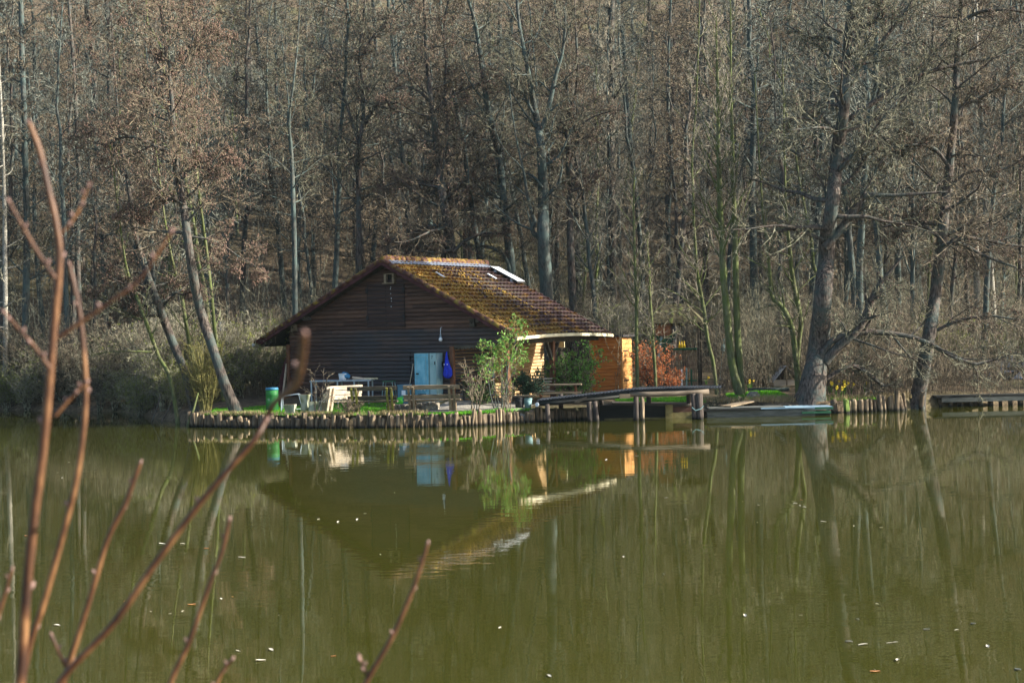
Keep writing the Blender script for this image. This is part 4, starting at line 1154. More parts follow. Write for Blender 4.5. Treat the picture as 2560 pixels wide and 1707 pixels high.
for (px, py0, px1, rad, key) in ((1366, 1010, 1370, .085, 'post_log'), (1471, 1004, 1474, .10, 'post_log'), (1485, 1003, 1492, .095, 'post_log'), (1589, 991, 1586, .105, 'post_log'), (1604, 991, 1601, .08, 'log'), (1731, 984, 1735, .09, 'post_log'), (1746, 984, 1747, .13, 'post_log')):
    Y = 52.15
    a = L_(jp(px, py0, Y)); b = L_(jp(px1, 1055, Y)); b = (b[0], b[1], -.8)
    mid = [(a[i] * .55 + b[i] * .45 + (.015 if i == 0 else 0)) for i in range(3)]
    MB().tube([a, mid, b], [rad * .95, rad, rad * 1.05], 11).build('post', key, t, smooth=True)
for (px, Y) in ((1400, 53.6), (1500, 53.7), (1620, 53.8), (1720, 53.8)):
    a = L_(jp(px, 985, Y)); MB().tube([a, (a[0], a[1], a[2] * .4), (a[0] + .03, a[1], -.8)], .09, 9).build('post', 'post_log', t, smooth=True)
MB().tube([L_(jp(1728, 1018, 52.0)), L_(jp(1737, 1026, 51.95)), L_(jp(1750, 1022, 51.98)), L_(jp(1757, 1014, 52.0))], .018, 6).build('mooring_rope', 'teal_paint', t)

# ------------------------------------------------------------------ punt moored below the jetty, flat raft to the right
Y = 53.2
x0, x1 = W(1497, 1030, Y)[0], W(1735, 1030, Y)[0]
t = thing('wooden_punt', 'old dark wooden punt with olive end boards moored below the jetty', 'boat', ((x0 + x1) / 2, Y + .55, 0))
hw = (x1 - x0) / 2; zt = W(1580, 1012, Y)[2]
xm = W(1663, 1030, Y)[0] - (x0 + x1) / 2; xm2 = W(1680, 1030, Y)[0] - (x0 + x1) / 2
MB().hexa([(-hw, -.50, -.10), (xm, -.50, -.10), (xm, .5, -.10), (-hw, .5, -.10)], [(-hw, -.55, zt), (xm, -.55, zt), (xm, .55, zt), (-hw, .55, zt)]).build('hull', 'tar', t)
MB().hexa([(xm - .02, -.60, -.08), (xm2, -.60, -.08), (xm2, -.48, -.08), (xm - .02, -.48, -.08)], [(xm - .02, -.62, zt - .02), (xm2, -.62, zt - .02), (xm2, -.5, zt - .02), (xm - .02, -.5, zt - .02)]).build('stem_post', 'hull_olive', t)
MB().box(((xm2 + hw) / 2, -.30, .30), (hw - xm2, .4, .20)).build('transom', 'hull_brown', t)
MB().box(((xm2 + hw) / 2, -.32, .08), (hw - xm2 + .02, .44, .23)).build('end_board', 'hull_olive', t)
MB().hexa([(-hw + .5, -.58, zt + .005), (xm + .9, -.58, zt - .09), (xm + .9, .5, zt - .05), (-hw + .5, .5, zt + .05)], [(-hw + .5, -.58, zt + .05), (xm + .9, -.58, zt - .045), (xm + .9, .5, zt - .005), (-hw + .5, .5, zt + .095)]).build('cover_board', 'plank_dark', t)
m_ = MB(); m_.box((-.35, -.556, .02), (hw * 1.4, .02, .03)); m_.build('waterline_strip', 'hull_olive', t)

Y = 52.9
x0, x1 = W(1752, 1030, Y)[0], W(2082, 1030, Y)[0]; cx = (x0 + x1) / 2; hw = (x1 - x0) / 2
t = thing('flat_raft', 'low flat grey and teal raft of boards floating right of the jetty', 'raft', (cx, Y + .5, 0))
z1 = .30
MB().hexa([(-hw + .2, -.48, .0), (hw - .65, -.48, .0), (hw - .65, .5, .0), (-hw + .2, .5, .0)], [(-hw + .2, -.5, .22), (hw - .65, -.5, .24), (hw - .65, .5, .24), (-hw + .2, .5, .22)]).build('hull', 'raft', t)
MB().box((-hw * .55, -.02, .262), (hw * .9, 1.1, .06)).build('deck_board', 'tar', t)
MB().box((-hw * .3, .02, .318), (hw * 1.15, .9, .035)).build('deck_board', 'raft', t)
MB().box((hw * .30, -.03, .29), (hw * .8, 1.08, .045)).build('deck_board', 'raft_blue', t)
MB().box((hw * .78, -.02, .26), (hw * .42, .95, .10)).build('bow_plank', 'raft_blue', t)
MB().box((hw * .86, -.10, .255), (hw * .28, .8, .07)).build('bow_plank', 'green_paint', t)
MB().box((hw * .74, -.20, .11), (hw * .44, .7, .07)).build('float_board', 'green_paint', t)
MB().box((0, -.05, .03), (hw * 1.9, .85, .10)).build('float_beam', 'tar', t)
# broad pale plank from the bank to the raft
t = tag(MB().bar((W(1812, 1018, 53.5)[0], 53.5, .36), (W(1905, 995, 55.6)[0], 55.6, .50), .45, .05).build('gangplank', 'plank'), 'weathered gangplank from the bank down to the flat raft', 'plank')

# far jetty at the right edge
Y = 56.2
x0 = W(2335, 1000, Y)[0]
t = thing('low_jetty', 'long low dark jetty at the right edge of the picture', 'jetty', (x0, Y, 0))
zt = W(2420, 990, Y)[2]
MB().box((3.2, .2, zt), (6.4, .8, .09)).build('deck', 'tar', t)
MB().box((3.3, -.21, zt - .12), (6.2, .06, .16)).build('edge_board', 'raft', t)
for k in range(10):
    MB().tube([(.2 + k * .38, .0, zt - .05), (.2 + k * .38 + .02, 0, .1), (.2 + k * .38, 0, -.8)], .07 + .02 * (k % 3), 9).build('post', 'log', t, smooth=True)
# tarp covered heap far right
p = at(2535, 870, 64.0)
t = thing('tarp_heap', 'heap under a crumpled blue and white tarpaulin at the right edge', 'heap', p)
mb = rock(2.6, 1.4, 1.0, 8); mb.build('tarpaulin', 'tarp', t, smooth=False)
MB().box((0, 0, .25), (2.2, 1.2, .5)).build('log_pile', 'plank_dark', t)
# pale sheet behind the leaning trees on the left and white parasol foot on the right
tx_ = [q for q in np.arange(76, 100, .25) if gz(W(541, 846, q)[0], q) >= W(541, 846, q)[2]]
TY_ = float(tx_[0]) if tx_ else 88.0
p = at(541, 846, TY_)
t = thing('parked_trailer', 'white covered trailer half hidden behind the left leaning tree', 'trailer', (p[0], TY_, p[2]))
MB().box((0, 0, .65), (1.5, 1.2, .5)).build('trailer_body', 'white', t)
MB().box((0, 0, .32), (1.5, 1.2, .12)).build('chassis', 'cream', t)
for sx in (-.45, .45):
    MB().tube([(sx, -.62, .18), (sx, -.68, .18), (sx, -.74, .18)], .22, 12).build('wheel', 'black', t)
p = at(1965, 955, 60.0)
t = thing('white_tent', 'small white tarpaulin shelter behind the two curved trunks', 'shelter', (p[0], 60, p[2]))
m_ = MB(); m_.add([(-.55, 0, .15), (0, 0, .82), (0, 1.2, .82), (-.55, 1.2, .15)], [[0, 1, 2, 3]]); m_.add([(0, 0, .82), (.5, 0, .35), (.5, 1.2, .35), (0, 1.2, .82)], [[0, 1, 2, 3]]); m_.build('tarpaulin', 'panel', t)
MB().bar((0, 0, 0), (0, 0, .8), .05).build('prop', 'plank', t)
MB().box((0, .4, .12), (1.0, .6, .24)).build('log_pile', 'plank_pale', t)
# fallen trunk beyond the right lawn
p0, p1 = W(1868, 972, 58.5), W(1972, 978, 58.2)
t = tag(MB().tube([(p0[0], 58.5, gz(p0[0], 58.5) + .08), (.5 * (p0[0] + p1[0]), 58.4, gz(9, 58.4) + .10), (p1[0], 58.2, gz(p1[0], 58.2) + .08)], [.09, .085, .07], 10).build('fallen_log', 'bark_grey', smooth=True), 'mossy fallen log behind the bright lawn patch', 'log')
o = rock(.55, .4, .28, 21).build('boulder', 'stone', smooth=False); p = at(1882, 985, 56.3); o.location = p
tag(o, 'round grey boulder at the left end of the right lawn', 'boulder')

# ================================================================== PALISADE
def log_mesh(seed, rad, h):
    r = np.random.default_rng(seed)
    s = 9
    a = np.arange(s) * 2 * np.pi / s
    shape = 1 + .13 * np.sin(a * 2 + seed) + r.normal(0, .07, s)
    top = h * (1 + r.normal(0, .04, s) + .07 * np.cos(a + seed))
    rings = []
    for f, rr in ((0, 1.05), (.5, 1.0), (.93, .96), (1, .86), (1.0, .02)):
        z = -.75 + (top + .75) * f if f < 1 or rr > .5 else np.full(s, h * .98)
        rings.append(np.stack([np.cos(a) * rad * shape * rr, np.sin(a) * rad * shape * rr, z + 0 * a], -1))
    X = np.array(rings); X = np.concatenate([X, X[:, :1]], 1)
    return MB().grid(X)
r = np.random.default_rng(21)
protos = {}
def put_log(x, y, rad, h, label, group, key='log', rxy=.09, seed=None):
    k = (seed if seed is not None else int(r.integers(0, 9)), key)
    if k not in protos:
        o = log_mesh(k[0], .1, .45).build('palisade_log', key, None, smooth=True); protos[k] = o
    else:
        o = protos[k].copy(); COL.objects.link(o)
    o.location = (x, y, 0); o.scale = (rad / .1, rad / .1, h / .45)
    o.rotation_euler = (r.normal(0, rxy * .5), r.normal(.03, rxy * 1.2), r.uniform(0, 6.28))
    tag(o, label, 'log', group)
    return o
sx_ = np.linspace(-11.9, 2.75, 4000); sy_ = shore(sx_) - .22
sl = np.concatenate([[0], np.cumsum(np.hypot(np.diff(sx_), np.diff(sy_)))])
s = 0.0
while s < sl[-1]:
    x = np.interp(s, sl, sx_); y = np.interp(s, sl, sy_)
    rad = r.uniform(.05, .115); s += rad * 1.95 + (r.uniform(.02, .09) if r.random() < .3 else 0)
    base = gz(x, y + .6)
    put_log(x, y + r.normal(0, .03), rad, max(.26, base - .03 + r.normal(0, .075)), 'short rough grey brown log in the palisade along the island bank', 'palisade logs along the island bank')
for px, w, h, key in ((1890, 15, .30, 'log'), (1910, 15, .27, 'log'), (1934, 14, .28, 'log'), (1961, 15, .30, 'log'), (1975, 10, .33, 'log'), (1990, 10, .30, 'log'), (2084, 20, .50, 'log'), (2066, 12, .30, 'log'), (2113, 17, .50, 'log_green'), (2124, 9, .42, 'log'),
                     (2134, 15, .47, 'log'), (2152, 15, .45, 'log'), (2168, 13, .46, 'log'), (2178, 13, .46, 'log'), (2191, 11, .44, 'log'), (2205, 15, .60, 'log'), (2216, 11, .58, 'log'), (2234, 15, .56, 'log'), (2248, 15, .72, 'log'), (2264, 15, .60, 'log'), (2274, 10, .62, 'log'), (2325, 15, .62, 'log')):
    X = W(px, 1030, 54.0); y = float(shore(X[0])) - .25
    if key == 'log_green': put_log(X[0], y - .25, w / 69 / 2, h, 'green moss covered post among the pale bank logs', None, key)
    elif px == 2248: put_log(X[0], y - .05, w / 69 / 2, h, 'tallest pale log of the right bank palisade', None, key, seed=4)
    else: put_log(X[0], y, w / 69 / 2, h, 'stout pale brown log in the palisade right of the raft', 'bank logs right of the raft', key, rxy=.07)

# ================================================================== GRASS AND FLOWERS
polygrass('grass', (-11.4, -4.4, 52.0, 56.6, 5.0), 15000, .075, 'grass', 1)
polygrass('grass', (-4.4, 0.6, 51.3, 53.2, 0.75), 3500, .07, 'grass', 2)
polygrass('grass', (3.9, 7.2, 54.9, 57.5, 4), 6000, .11, 'grass', 3)
polygrass('grass', (8.3, 10.4, 55.3, 58.0, 4), 9000, .10, 'grass', 4)
polygrass('grass', (11.2, 13.5, 54.6, 56.0, 3), 1500, .10, 'grass', 5)
polygrass('dry_grass', (-12.5, -3.0, 51.3, 54.5, .35), 2200, .16, 'dry_grass', 6)
polygrass('dry_grass', (7.0, 15.0, 54.4, 56.6, 1.2), 2600, .20, 'dry_grass', 7)
# turf under the blades
def turf(name, x0, x1, dmin, dmax):
    xx = np.linspace(x0, x1, 40); rows = []
    for k in range(10):
        d = dmin + (dmax - dmin) * k / 9
        y = shore(xx) + d; rows.append(np.stack([xx, y, GZ(xx, y) + .012], -1))
    return tag(MB().grid(np.array(rows)).build(name, 'turf', smooth=True), kind='structure')
turf('lawn', -11.3, -4.6, .12, 3.2)
turf('lawn', -4.6, .4, .12, .6)
turf('lawn', 8.4, 10.3, .9, 3.2)
turf('lawn', 3.9, 7.0, .5, 2.4)

def daffodil_mesh():
    m_ = MB()
    m_.tube([(0, 0, 0), (.01, 0, .15), (.03, 0, .29), (.05, -.02, .31)], .007, 5, 0)
    for a in (0, 2, 4):
        c, s = math.cos(a), math.sin(a)
        m_.add([(c * .01, s * .01, 0), (-s * .02 + c * .03, c * .02 + s * .03, .15), (c * .09, s * .09, .24), (s * .02 + c * .03, -c * .02 + s * .03, .15)], [[0, 1, 2, 3]], 0)
    return m_
stem_o = None
daf_pos = [(2071, 962, 55.2), (2076, 964, 55.3), (2089, 958, 55.6), (2107, 960, 55.4), (2113, 963, 55.2), (2108, 968, 55.0), (2088, 974, 54.9), (2127, 966, 55.5), (2055, 962, 55.6), (2101, 976, 54.9), (1869, 958, 58.6), (1876, 957, 58.7), (1717, 956, 63.0), (1764, 948, 63.5), (2160, 962, 55.8)]
proto = None
for px, py, Y in daf_pos:
    p = W(px, py, Y); z0 = p[2] - .32
    lab = 'small yellow daffodil among the brown undergrowth on the bank'
    if proto is None:
        proto = thing('daffodil', lab, 'flower', (p[0], Y, z0), 0, 'daffodils on the bank')
        daffodil_mesh().build('stem', 'green_leaf', proto)
        m_ = MB()
        for k in range(6):
            a = k * math.pi / 3; u = np.array((0, math.cos(a), math.sin(a))); v = np.array((0, -math.sin(a), math.cos(a))); c = np.array((.05, -.03, .32)); f = np.array((-.35, -.9, .1))
            R_ = np.array([[.93, .36, 0], [-.36, .93, 0], [0, 0, 1]])
            q = [c, c + R_ @ (u * .04 + v * .02), c + R_ @ (u * .085), c + R_ @ (u * .04 - v * .02)]
            m_.add(q, [[0, 1, 2, 3]])
        fl = m_.build('petals', 'flower', proto)
        MB().tube([(.05, -.03, .32), (.06, -.06, .32), (.07, -.085, .322)], [.018, .022, .034], 8).build('trumpet', 'yellow', proto)
        o = proto
    else:
        o = copy_tree(proto)
    o.location = (p[0], Y, z0); o.rotation_euler = (0, 0, U(-.8, .8)); o.scale = (1.25,) * 3

# ================================================================== TREES
def tree_parts(r, P, R, spec, limbs=None):
    """P, R: trunk line and radii. -> (trunk parts, crown parts)"""
    trunk = [(*tubes(P[None], R[None], spec.get('sides', 9)), 0)]
    t0, t1 = spec.get('t1', (.3, .98))
    P1, R1 = sprout(r, P[None], R[None], spec['n1'], t0, t1, spec['L1'], spec['ang1'], 7, spec.get('up1', .2), spec.get('wan', .13), .42, .012, Labs=np.ones((1, 1)), taper=spec.get('taper1', .6))
    if limbs is not None and len(limbs):
        PL = np.array([l[0] for l in limbs]); RL = np.array([l[1] for l in limbs])
        trunk.append((*tubes(PL, RL, 7), 0))
        # the drawn limbs carry side branches
        Pa, Ra = sprout(r, PL, RL, spec.get('nl', 9), .12, 1.0, (.22, .5), (30, 75), 7, spec.get('up1', .2) * .6, .14, .5, .010, taper=.4)
        P1 = np.concatenate([P1, Pa]); R1 = np.concatenate([R1, Ra])
    trunk.append((*tubes(P1, R1, 5), 0))
    k = spec.get('rt', 1.0)
    P2, R2 = sprout(r, P1, R1, spec['n2'], .15, 1.0, spec.get('L2', (.35, .65)), spec.get('ang2', (30, 70)), 5, spec.get('up2', .15), .16, .55, .009 * k, taper=.5)
    P3, R3 = sprout(r, P2, R2, spec['n3'], .15, 1.0, spec.get('L3', (.4, .7)), (25, 70), 4, spec.get('up3', .1), .18, .6, .0075 * k, taper=.45)
    crown = [(*tubes(P2, R2, 4), 0), (*tubes(P3, R3, 3), 0)]
    last, lastR = P3, R3
    if spec.get('n4', 0):
        P4, R4 = sprout(r, P3, R3, spec['n4'], .2, 1.0, spec.get('L4', (.45, .9)), (25, 75), 3, spec.get('up4', .05), .2, .8, .0062 * k, taper=.4)
        crown.append((*tubes(P4, R4, 3), 0)); last = P4
    if spec.get('catk', 0):
        n = len(last); sel = r.random(n) < spec['catk']
        e = last[sel][:, -1]
        e = e + r.normal(0, .05, e.shape)
        d = np.stack([r.normal(0, .3, len(e)), r.normal(0, .3, len(e)), -np.ones(len(e))], -1) * r.uniform(.03, .075, len(e))[:, None]
        crown.append((*tubes(np.stack([e - d * .2, e + d * .4, e + d], 1), np.tile([[.004, .022, .004]], (len(e), 1)), 4), 1))
    if spec.get('leaf', 0):
        n = len(last); sel = r.random(n) < spec['leaf']
        e = np.concatenate([last[sel][:, -1], last[sel][:, 1]])
        crown.append((*leaves(r, e, spec.get('lsize', .05), .05), 1))
    return trunk, crown

def make_tree(kind, label, cat, base, P, R, spec, barkk, twigk, limbs=None, seed=0, group=None, extra='catkin'):
    r = np.random.default_rng(seed)
    t = thing(kind, label, cat, base, 0, group)
    tr, cr = tree_parts(r, P, R, spec, limbs)
    np_obj('trunk', tr, [barkk], t, True, loc=None if base is None else base)
    np_obj('crown', cr, [twigk, extra], t, True, loc=base)
    return t

# np_obj with a parent keeps the mesh local: subtract the base and let the parent carry it
def hero(kind, label, path, Y, barkk, twigk, spec, limbs=(), seed=1, ext=4.0, drift=.5):
    """path: (px, py, width in px) from the foot up, at distance Y"""
    r = np.random.default_rng(seed)
    pts = []
    for k, q in enumerate(path):
        yy = Y + drift * math.sin(k * 1.7 + seed) * (k > 0) * min(k, 3) / 3
        pts.append((*W(q[0], q[1], yy), q[2] / F * yy / 2))
    base = (pts[0][0], pts[0][1], min(pts[0][2], gz(pts[0][0], pts[0][1])))
    pts[0] = (*base, pts[0][3])
    p = np.array(pts)
    if ext:
        d = p[-1, :3] - p[-2, :3]; d = d / np.linalg.norm(d); d = d * .6 + np.array([0, 0, .4])
        p = np.vstack([p, [*(p[-1, :3] + d * ext), max(.02, p[-1, 3] * .35)]])
    c = catmull(p, 26)
    P = c[:, :3]; R = np.maximum(c[:, 3], .015)
    P = P + np.cumsum(r.normal(0, .012, P.shape), 0) * np.linspace(0, 1, len(P))[:, None]
    R = R * (1 + .05 * np.sin(np.arange(26) * 2.3 + seed))
    foot = P[0] - np.array([0, 0, .25]); P = np.vstack([foot, P]); R = np.concatenate([[R[0] * 1.35], R]); R[1] *= 1.1
    L = []
    for lm in limbs:
        q = []
        y0 = Y
        dy = (hash((lm[0][0], seed)) % 100 / 100 - .5) * 2.0
        for k, s_ in enumerate(lm):
            yy = Y + dy * k / max(len(lm) - 1, 1)
            q.append((*W(s_[0], s_[1], yy), s_[2] / F * yy / 2))
        cc = catmull(np.array(q), 12)
        L.append((cc[:, :3] + r.normal(0, .01, (12, 3)) * np.linspace(0, 1, 12)[:, None], np.maximum(cc[:, 3], .012)))
    return make_tree(kind, label, 'tree', base, P, R, spec, barkk, twigk, L, seed)

ALDER = dict(n1=24, t1=(.30, .98), L1=(1.6, 4.2), ang1=(50, 90), up1=.3, n2=8, n3=7, n4=2, rt=1.15, catk=.55, taper1=.55, L2=(.3, .6), L3=(.35, .7), up2=.1, nl=8)
OPEN = dict(n1=16, t1=(.30, .98), L1=(1.4, 3.6), ang1=(40, 75), up1=.4, n2=7, n3=6, n4=2, rt=1.15, catk=.15, taper1=.5, nl=8)
OAK = dict(n1=12, t1=(.45, .98), L1=(2.0, 5.0), ang1=(55, 90), up1=.15, n2=8, n3=6, n4=2, rt=1.2, catk=.12, taper1=.4, nl=9, wan=.17)
SAPL = dict(n1=42, t1=(.22, .99), L1=(1.2, 3.4), ang1=(28, 48), up1=.5, n2=7, n3=4, n4=0, catk=0, taper1=.7, wan=.05, up2=.4, ang2=(18, 40), L2=(.3, .6))
THIN = dict(n1=18, t1=(.25, .99), L1=(.7, 1.8), ang1=(35, 65), up1=.5, n2=6, n3=5, n4=0, catk=0, taper1=.5)

hero('alder_tree', 'dark alder leaning left from the lawn with an S shaped right limb', [(590, 1030, 34), (560, 960, 25), (527, 860, 24), (500, 780, 24), (480, 690, 23), (467, 600, 21), (455, 510, 19), (440, 430, 16), (432, 330, 14), (428, 240, 11), (418, 140, 9), (405, 30, 8), (398, -40, 6)], 55.0, 'bark_dark', 'twig_brown', dict(ALDER, n1=34, t1=(.42, .99), L1=(2.2, 4.6), n2=10, catk=.8),
     [[(452, 452, 10), (468, 425, 9), (490, 415, 8), (515, 420, 7), (535, 410, 6), (560, 390, 4), (600, 385, 2)], [(448, 505, 9), (415, 498, 8), (385, 505, 7), (345, 520, 5), (300, 545, 2)],
      [(440, 390, 11), (385, 365, 9), (340, 345, 7), (300, 345, 6), (255, 362, 4), (215, 350, 2)], [(433, 330, 8), (420, 280, 7), (408, 235, 6), (400, 180, 4), (370, 120, 2)], [(428, 240, 7), (470, 118, 5), (500, 105, 4), (545, 102, 2)], [(470, 590, 6), (540, 605, 5), (600, 645, 4), (650, 670, 2)]], seed=3)
hero('alder_tree', 'thinner dark alder leaning over the water left of the big leaning alder', [(486, 1010, 26), (462, 930, 22), (436, 870, 21), (410, 805, 21), (392, 755, 20), (368, 690, 17), (345, 620, 15), (330, 560, 13), (320, 480, 10), (300, 380, 7), (290, 280, 5)], 57.0, 'bark_dark', 'twig_brown', dict(ALDER, n1=22, t1=(.35, .99), L1=(1.5, 3.2)),
     [[(405, 790, 8), (365, 788, 7), (325, 775, 6), (285, 760, 4), (230, 740, 2)], [(370, 690, 8), (345, 725, 6), (300, 705, 4), (260, 690, 2)], [(400, 780, 6), (430, 735, 6), (460, 735, 4), (500, 720, 2)]], seed=4)
hero('young_alder', 'slim green stemmed tree leaning left of the two alders', [(447, 1010, 12), (425, 950, 10), (395, 890, 10), (370, 820, 9), (352, 765, 9), (335, 715, 8), (325, 690, 7), (310, 610, 5)], 56.3, 'bark_green', 'twig_grey', dict(THIN, n1=12), [[(352, 800, 5), (320, 785, 4), (285, 765, 3), (215, 735, 2)], [(378, 880, 5), (330, 878, 4), (265, 880, 3), (225, 890, 2)]], seed=5)
hero('young_alder', 'slim straight moss green tree between the two leaning alders', [(505, 985, 11), (486, 920, 10), (470, 850, 10), (460, 790, 9), (450, 730, 9), (437, 690, 8), (425, 640, 7), (410, 560, 5)], 59.0, 'bark_green', 'twig_grey', dict(THIN, n1=14), seed=6)
hero('young_alder', 'upright green pole tree just right of the big leaning alder', [(556, 960, 10), (545, 900, 9), (535, 820, 9), (528, 730, 8), (520, 650, 8), (510, 560, 7), (500, 470, 6), (497, 410, 5)], 60.0, 'bark_green', 'twig_grey', dict(THIN, n1=16), seed=7)
hero('birch_tree', 'pale birch trunk at the far left edge of the picture', [(10, 1015, 14), (12, 900, 13), (12, 760, 12), (11, 600, 11), (9, 450, 9), (5, 330, 8), (0, 240, 6)], 70.5, 'bark_pale', 'twig_grey', dict(THIN, n1=26, L1=(.8, 2.0), ang1=(60, 100)), seed=8)
hero('tall_tree', 'straight grey trunk near the left edge behind the foreground twigs', [(62, 985, 20), (62, 840, 18), (64, 700, 18), (66, 560, 16), (62, 420, 15), (60, 280, 14), (56, 150, 13), (52, 0, 12)], 73.0, 'bark_grey', 'twig_brown', dict(OPEN, n1=24, t1=(.25, .98), L1=(1.2, 3.4)), seed=9)
hero('tall_tree', 'dim straight trunk at the left above the shrubs', [(205, 965, 16), (200, 820, 15), (192, 640, 14), (196, 480, 12), (190, 300, 10), (180, 130, 8), (172, 0, 7)], 76.0, 'bark_dark', 'twig_brown', dict(ALDER, n1=30, catk=.7), seed=10)
hero('alder_tree', 'broad alder with tiered side limbs directly behind the hut ridge', [(1142, 760, 30), (1136, 690, 27), (1128, 630, 25), (1120, 570, 24), (1108, 500, 22), (1100, 440, 20), (1093, 370, 18), (1085, 300, 16), (1075, 230, 13), (1066, 150, 11), (1062, 60, 9), (1058, -30, 7)], 70.0, 'bark_dark', 'twig_brown', dict(ALDER, n1=34, t1=(.28, .98), L1=(2.0, 4.6)),
     [[(1118, 580, 9), (1130, 530, 8), (1160, 500, 7), (1190, 460, 5), (1215, 420, 2)], [(1130, 630, 10), (1165, 600, 9), (1210, 583, 7), (1260, 585, 4)], [(1125, 605, 9), (1080, 608, 8), (1030, 605, 6), (975, 620, 3)], [(1108, 560, 8), (1060, 570, 6), (1010, 590, 4), (960, 600, 2)], [(1100, 470, 8), (1050, 460, 7), (1000, 455, 5), (950, 470, 2)], [(1078, 260, 8), (1040, 225, 7), (1000, 220, 4), (940, 240, 2)], [(1080, 290, 8), (1130, 240, 6), (1190, 210, 4), (1230, 200, 2)], [(1128, 625, 8), (1090, 632, 7), (1040, 628, 5), (990, 640, 2)]], seed=11)
hero('tall_tree', 'slim bent tree right of the broad alder, behind the roof panel', [(1282, 775, 24), (1278, 680, 22), (1268, 600, 20), (1260, 530, 19), (1252, 440, 18), (1240, 360, 17), (1222, 300, 15), (1210, 220, 13), (1198, 140, 11), (1182, 50, 9), (1160, -30, 6)], 71.0, 'bark_grey', 'twig_grey', dict(OPEN, n1=26, L1=(1.4, 3.8), catk=.3),
     [[(1255, 500, 9), (1225, 485, 8), (1195, 468, 5), (1160, 470, 2)], [(1275, 690, 9), (1265, 650, 9), (1240, 625, 8), (1205, 615, 6), (1170, 630, 3)]], seed=12)
hero('forked_tree', 'stout blue grey forked tree with a broken stub, right of the hut ridge', [(1366, 790, 38), (1364, 720, 34), (1358, 640, 32), (1356, 570, 30), (1356, 520, 28), (1354, 450, 25), (1350, 390, 22), (1345, 340, 20), (1335, 290, 17), (1318, 200, 13), (1305, 140, 11), (1290, 60, 9), (1282, -30, 7)], 69.0, 'bark_grey', 'twig_grey', dict(OPEN, n1=22, t1=(.4, .98), L1=(1.6, 4.2)),
     [[(1345, 340, 14), (1365, 290, 13), (1378, 230, 12), (1390, 180, 10), (1405, 130, 8), (1412, 60, 6), (1408, 20, 3)], [(1362, 600, 14), (1340, 590, 14), (1328, 575, 13), (1335, 550, 10), (1320, 510, 8), (1310, 440, 7), (1295, 380, 5), (1280, 300, 4), (1270, 200, 2)], [(1358, 500, 10), (1375, 480, 9), (1392, 465, 9), (1400, 440, 6), (1405, 400, 3)], [(1355, 470, 7), (1330, 440, 6), (1300, 435, 4), (1270, 450, 2)], [(1332, 285, 8), (1315, 250, 6), (1290, 200, 5), (1270, 100, 3)]], seed=13)
hero('tall_tree', 'dark rugged narrow trunk between the forked tree and the shed', [(1436, 830, 22), (1430, 740, 20), (1426, 640, 19), (1424, 560, 17), (1424, 480, 16), (1422, 400, 15), (1420, 340, 14), (1424, 290, 9), (1440, 230, 7), (1445, 160, 6), (1440, 60, 5)], 70.0, 'bark_dark', 'twig_brown', dict(OPEN, n1=22, L1=(1.2, 3.4), catk=.4), [[(1425, 480, 8), (1450, 470, 7), (1480, 455, 5), (1500, 440, 2)], [(1420, 350, 10), (1408, 325, 9), (1418, 300, 8), (1430, 270, 5)], [(1428, 310, 10), (1445, 340, 9), (1440, 355, 7), (1455, 310, 5), (1500, 285, 4), (1550, 275, 2)]], seed=14)
hero('twisted_tree', 'twisted multi stemmed tree above the left half of the hut roof', [(896, 800, 18), (895, 680, 16), (896, 600, 15), (895, 500, 14), (893, 400, 13), (897, 350, 12), (905, 300, 10), (902, 220, 8), (895, 130, 6), (905, 30, 5)], 72.0, 'bark_dark', 'twig_grey', dict(OPEN, n1=26, L1=(1.4, 4.0), catk=.3),
     [[(896, 360, 8), (870, 280, 7), (850, 220, 6), (830, 150, 4), (800, 110, 2)], [(900, 330, 8), (950, 250, 7), (985, 260, 6), (1010, 230, 4), (1010, 120, 2)], [(905, 250, 7), (940, 265, 6), (1000, 280, 5), (1050, 295, 3)], [(897, 150, 6), (940, 80, 5), (990, 40, 3)]], seed=15)
hero('tall_tree', 'tall dark straight trunk in the hazy wood above the shed', [(1530, 760, 22), (1528, 600, 20), (1526, 450, 20), (1525, 300, 19), (1524, 150, 18), (1524, 0, 17)], 88.0, 'bark_dark', 'twig_grey', dict(OPEN, n1=20, L1=(1.2, 3.0)), seed=16)
hero('poplar_sapling', 'slender silvery sapling with upswept twigs behind the orange shed', [(1592, 960, 10), (1590, 860, 9), (1590, 780, 9), (1588, 720, 8), (1586, 650, 7), (1583, 560, 5), (1582, 480, 4), (1583, 420, 2)], 58.5, 'bark_green', 'twig_pale', dict(SAPL, n1=24, t1=(.3, .99), L1=(.9, 2.4), n2=5, n3=3), ext=0, drift=.15, seed=17)
hero('green_birch', 'left one of the two tall green stemmed trees right of the kiosk', [(1850, 985, 24), (1832, 930, 21), (1822, 860, 19), (1814, 770, 18), (1806, 690, 17), (1802, 600, 15), (1797, 500, 14), (1793, 400, 11), (1790, 300, 9), (1788, 200, 7), (1787, 100, 4), (1786, 40, 3)], 57.0, 'bark_green', 'twig_pale', dict(SAPL, n1=46, t1=(.42, .99), L1=(1.2, 3.4), n2=6, n3=4), ext=0, drift=.1, seed=18)
hero('green_birch', 'right one of the two tall green stemmed trees right of the kiosk', [(1852, 985, 20), (1846, 900, 18), (1841, 820, 17), (1838, 720, 16), (1835, 600, 14), (1832, 480, 11), (1829, 360, 9), (1826, 240, 7), (1826, 120, 5), (1824, 0, 3)], 57.15, 'bark_green', 'twig_pale', dict(SAPL, n1=38, t1=(.40, .99), L1=(1.0, 2.8), n2=6, n3=4), ext=2, drift=.1, seed=19)
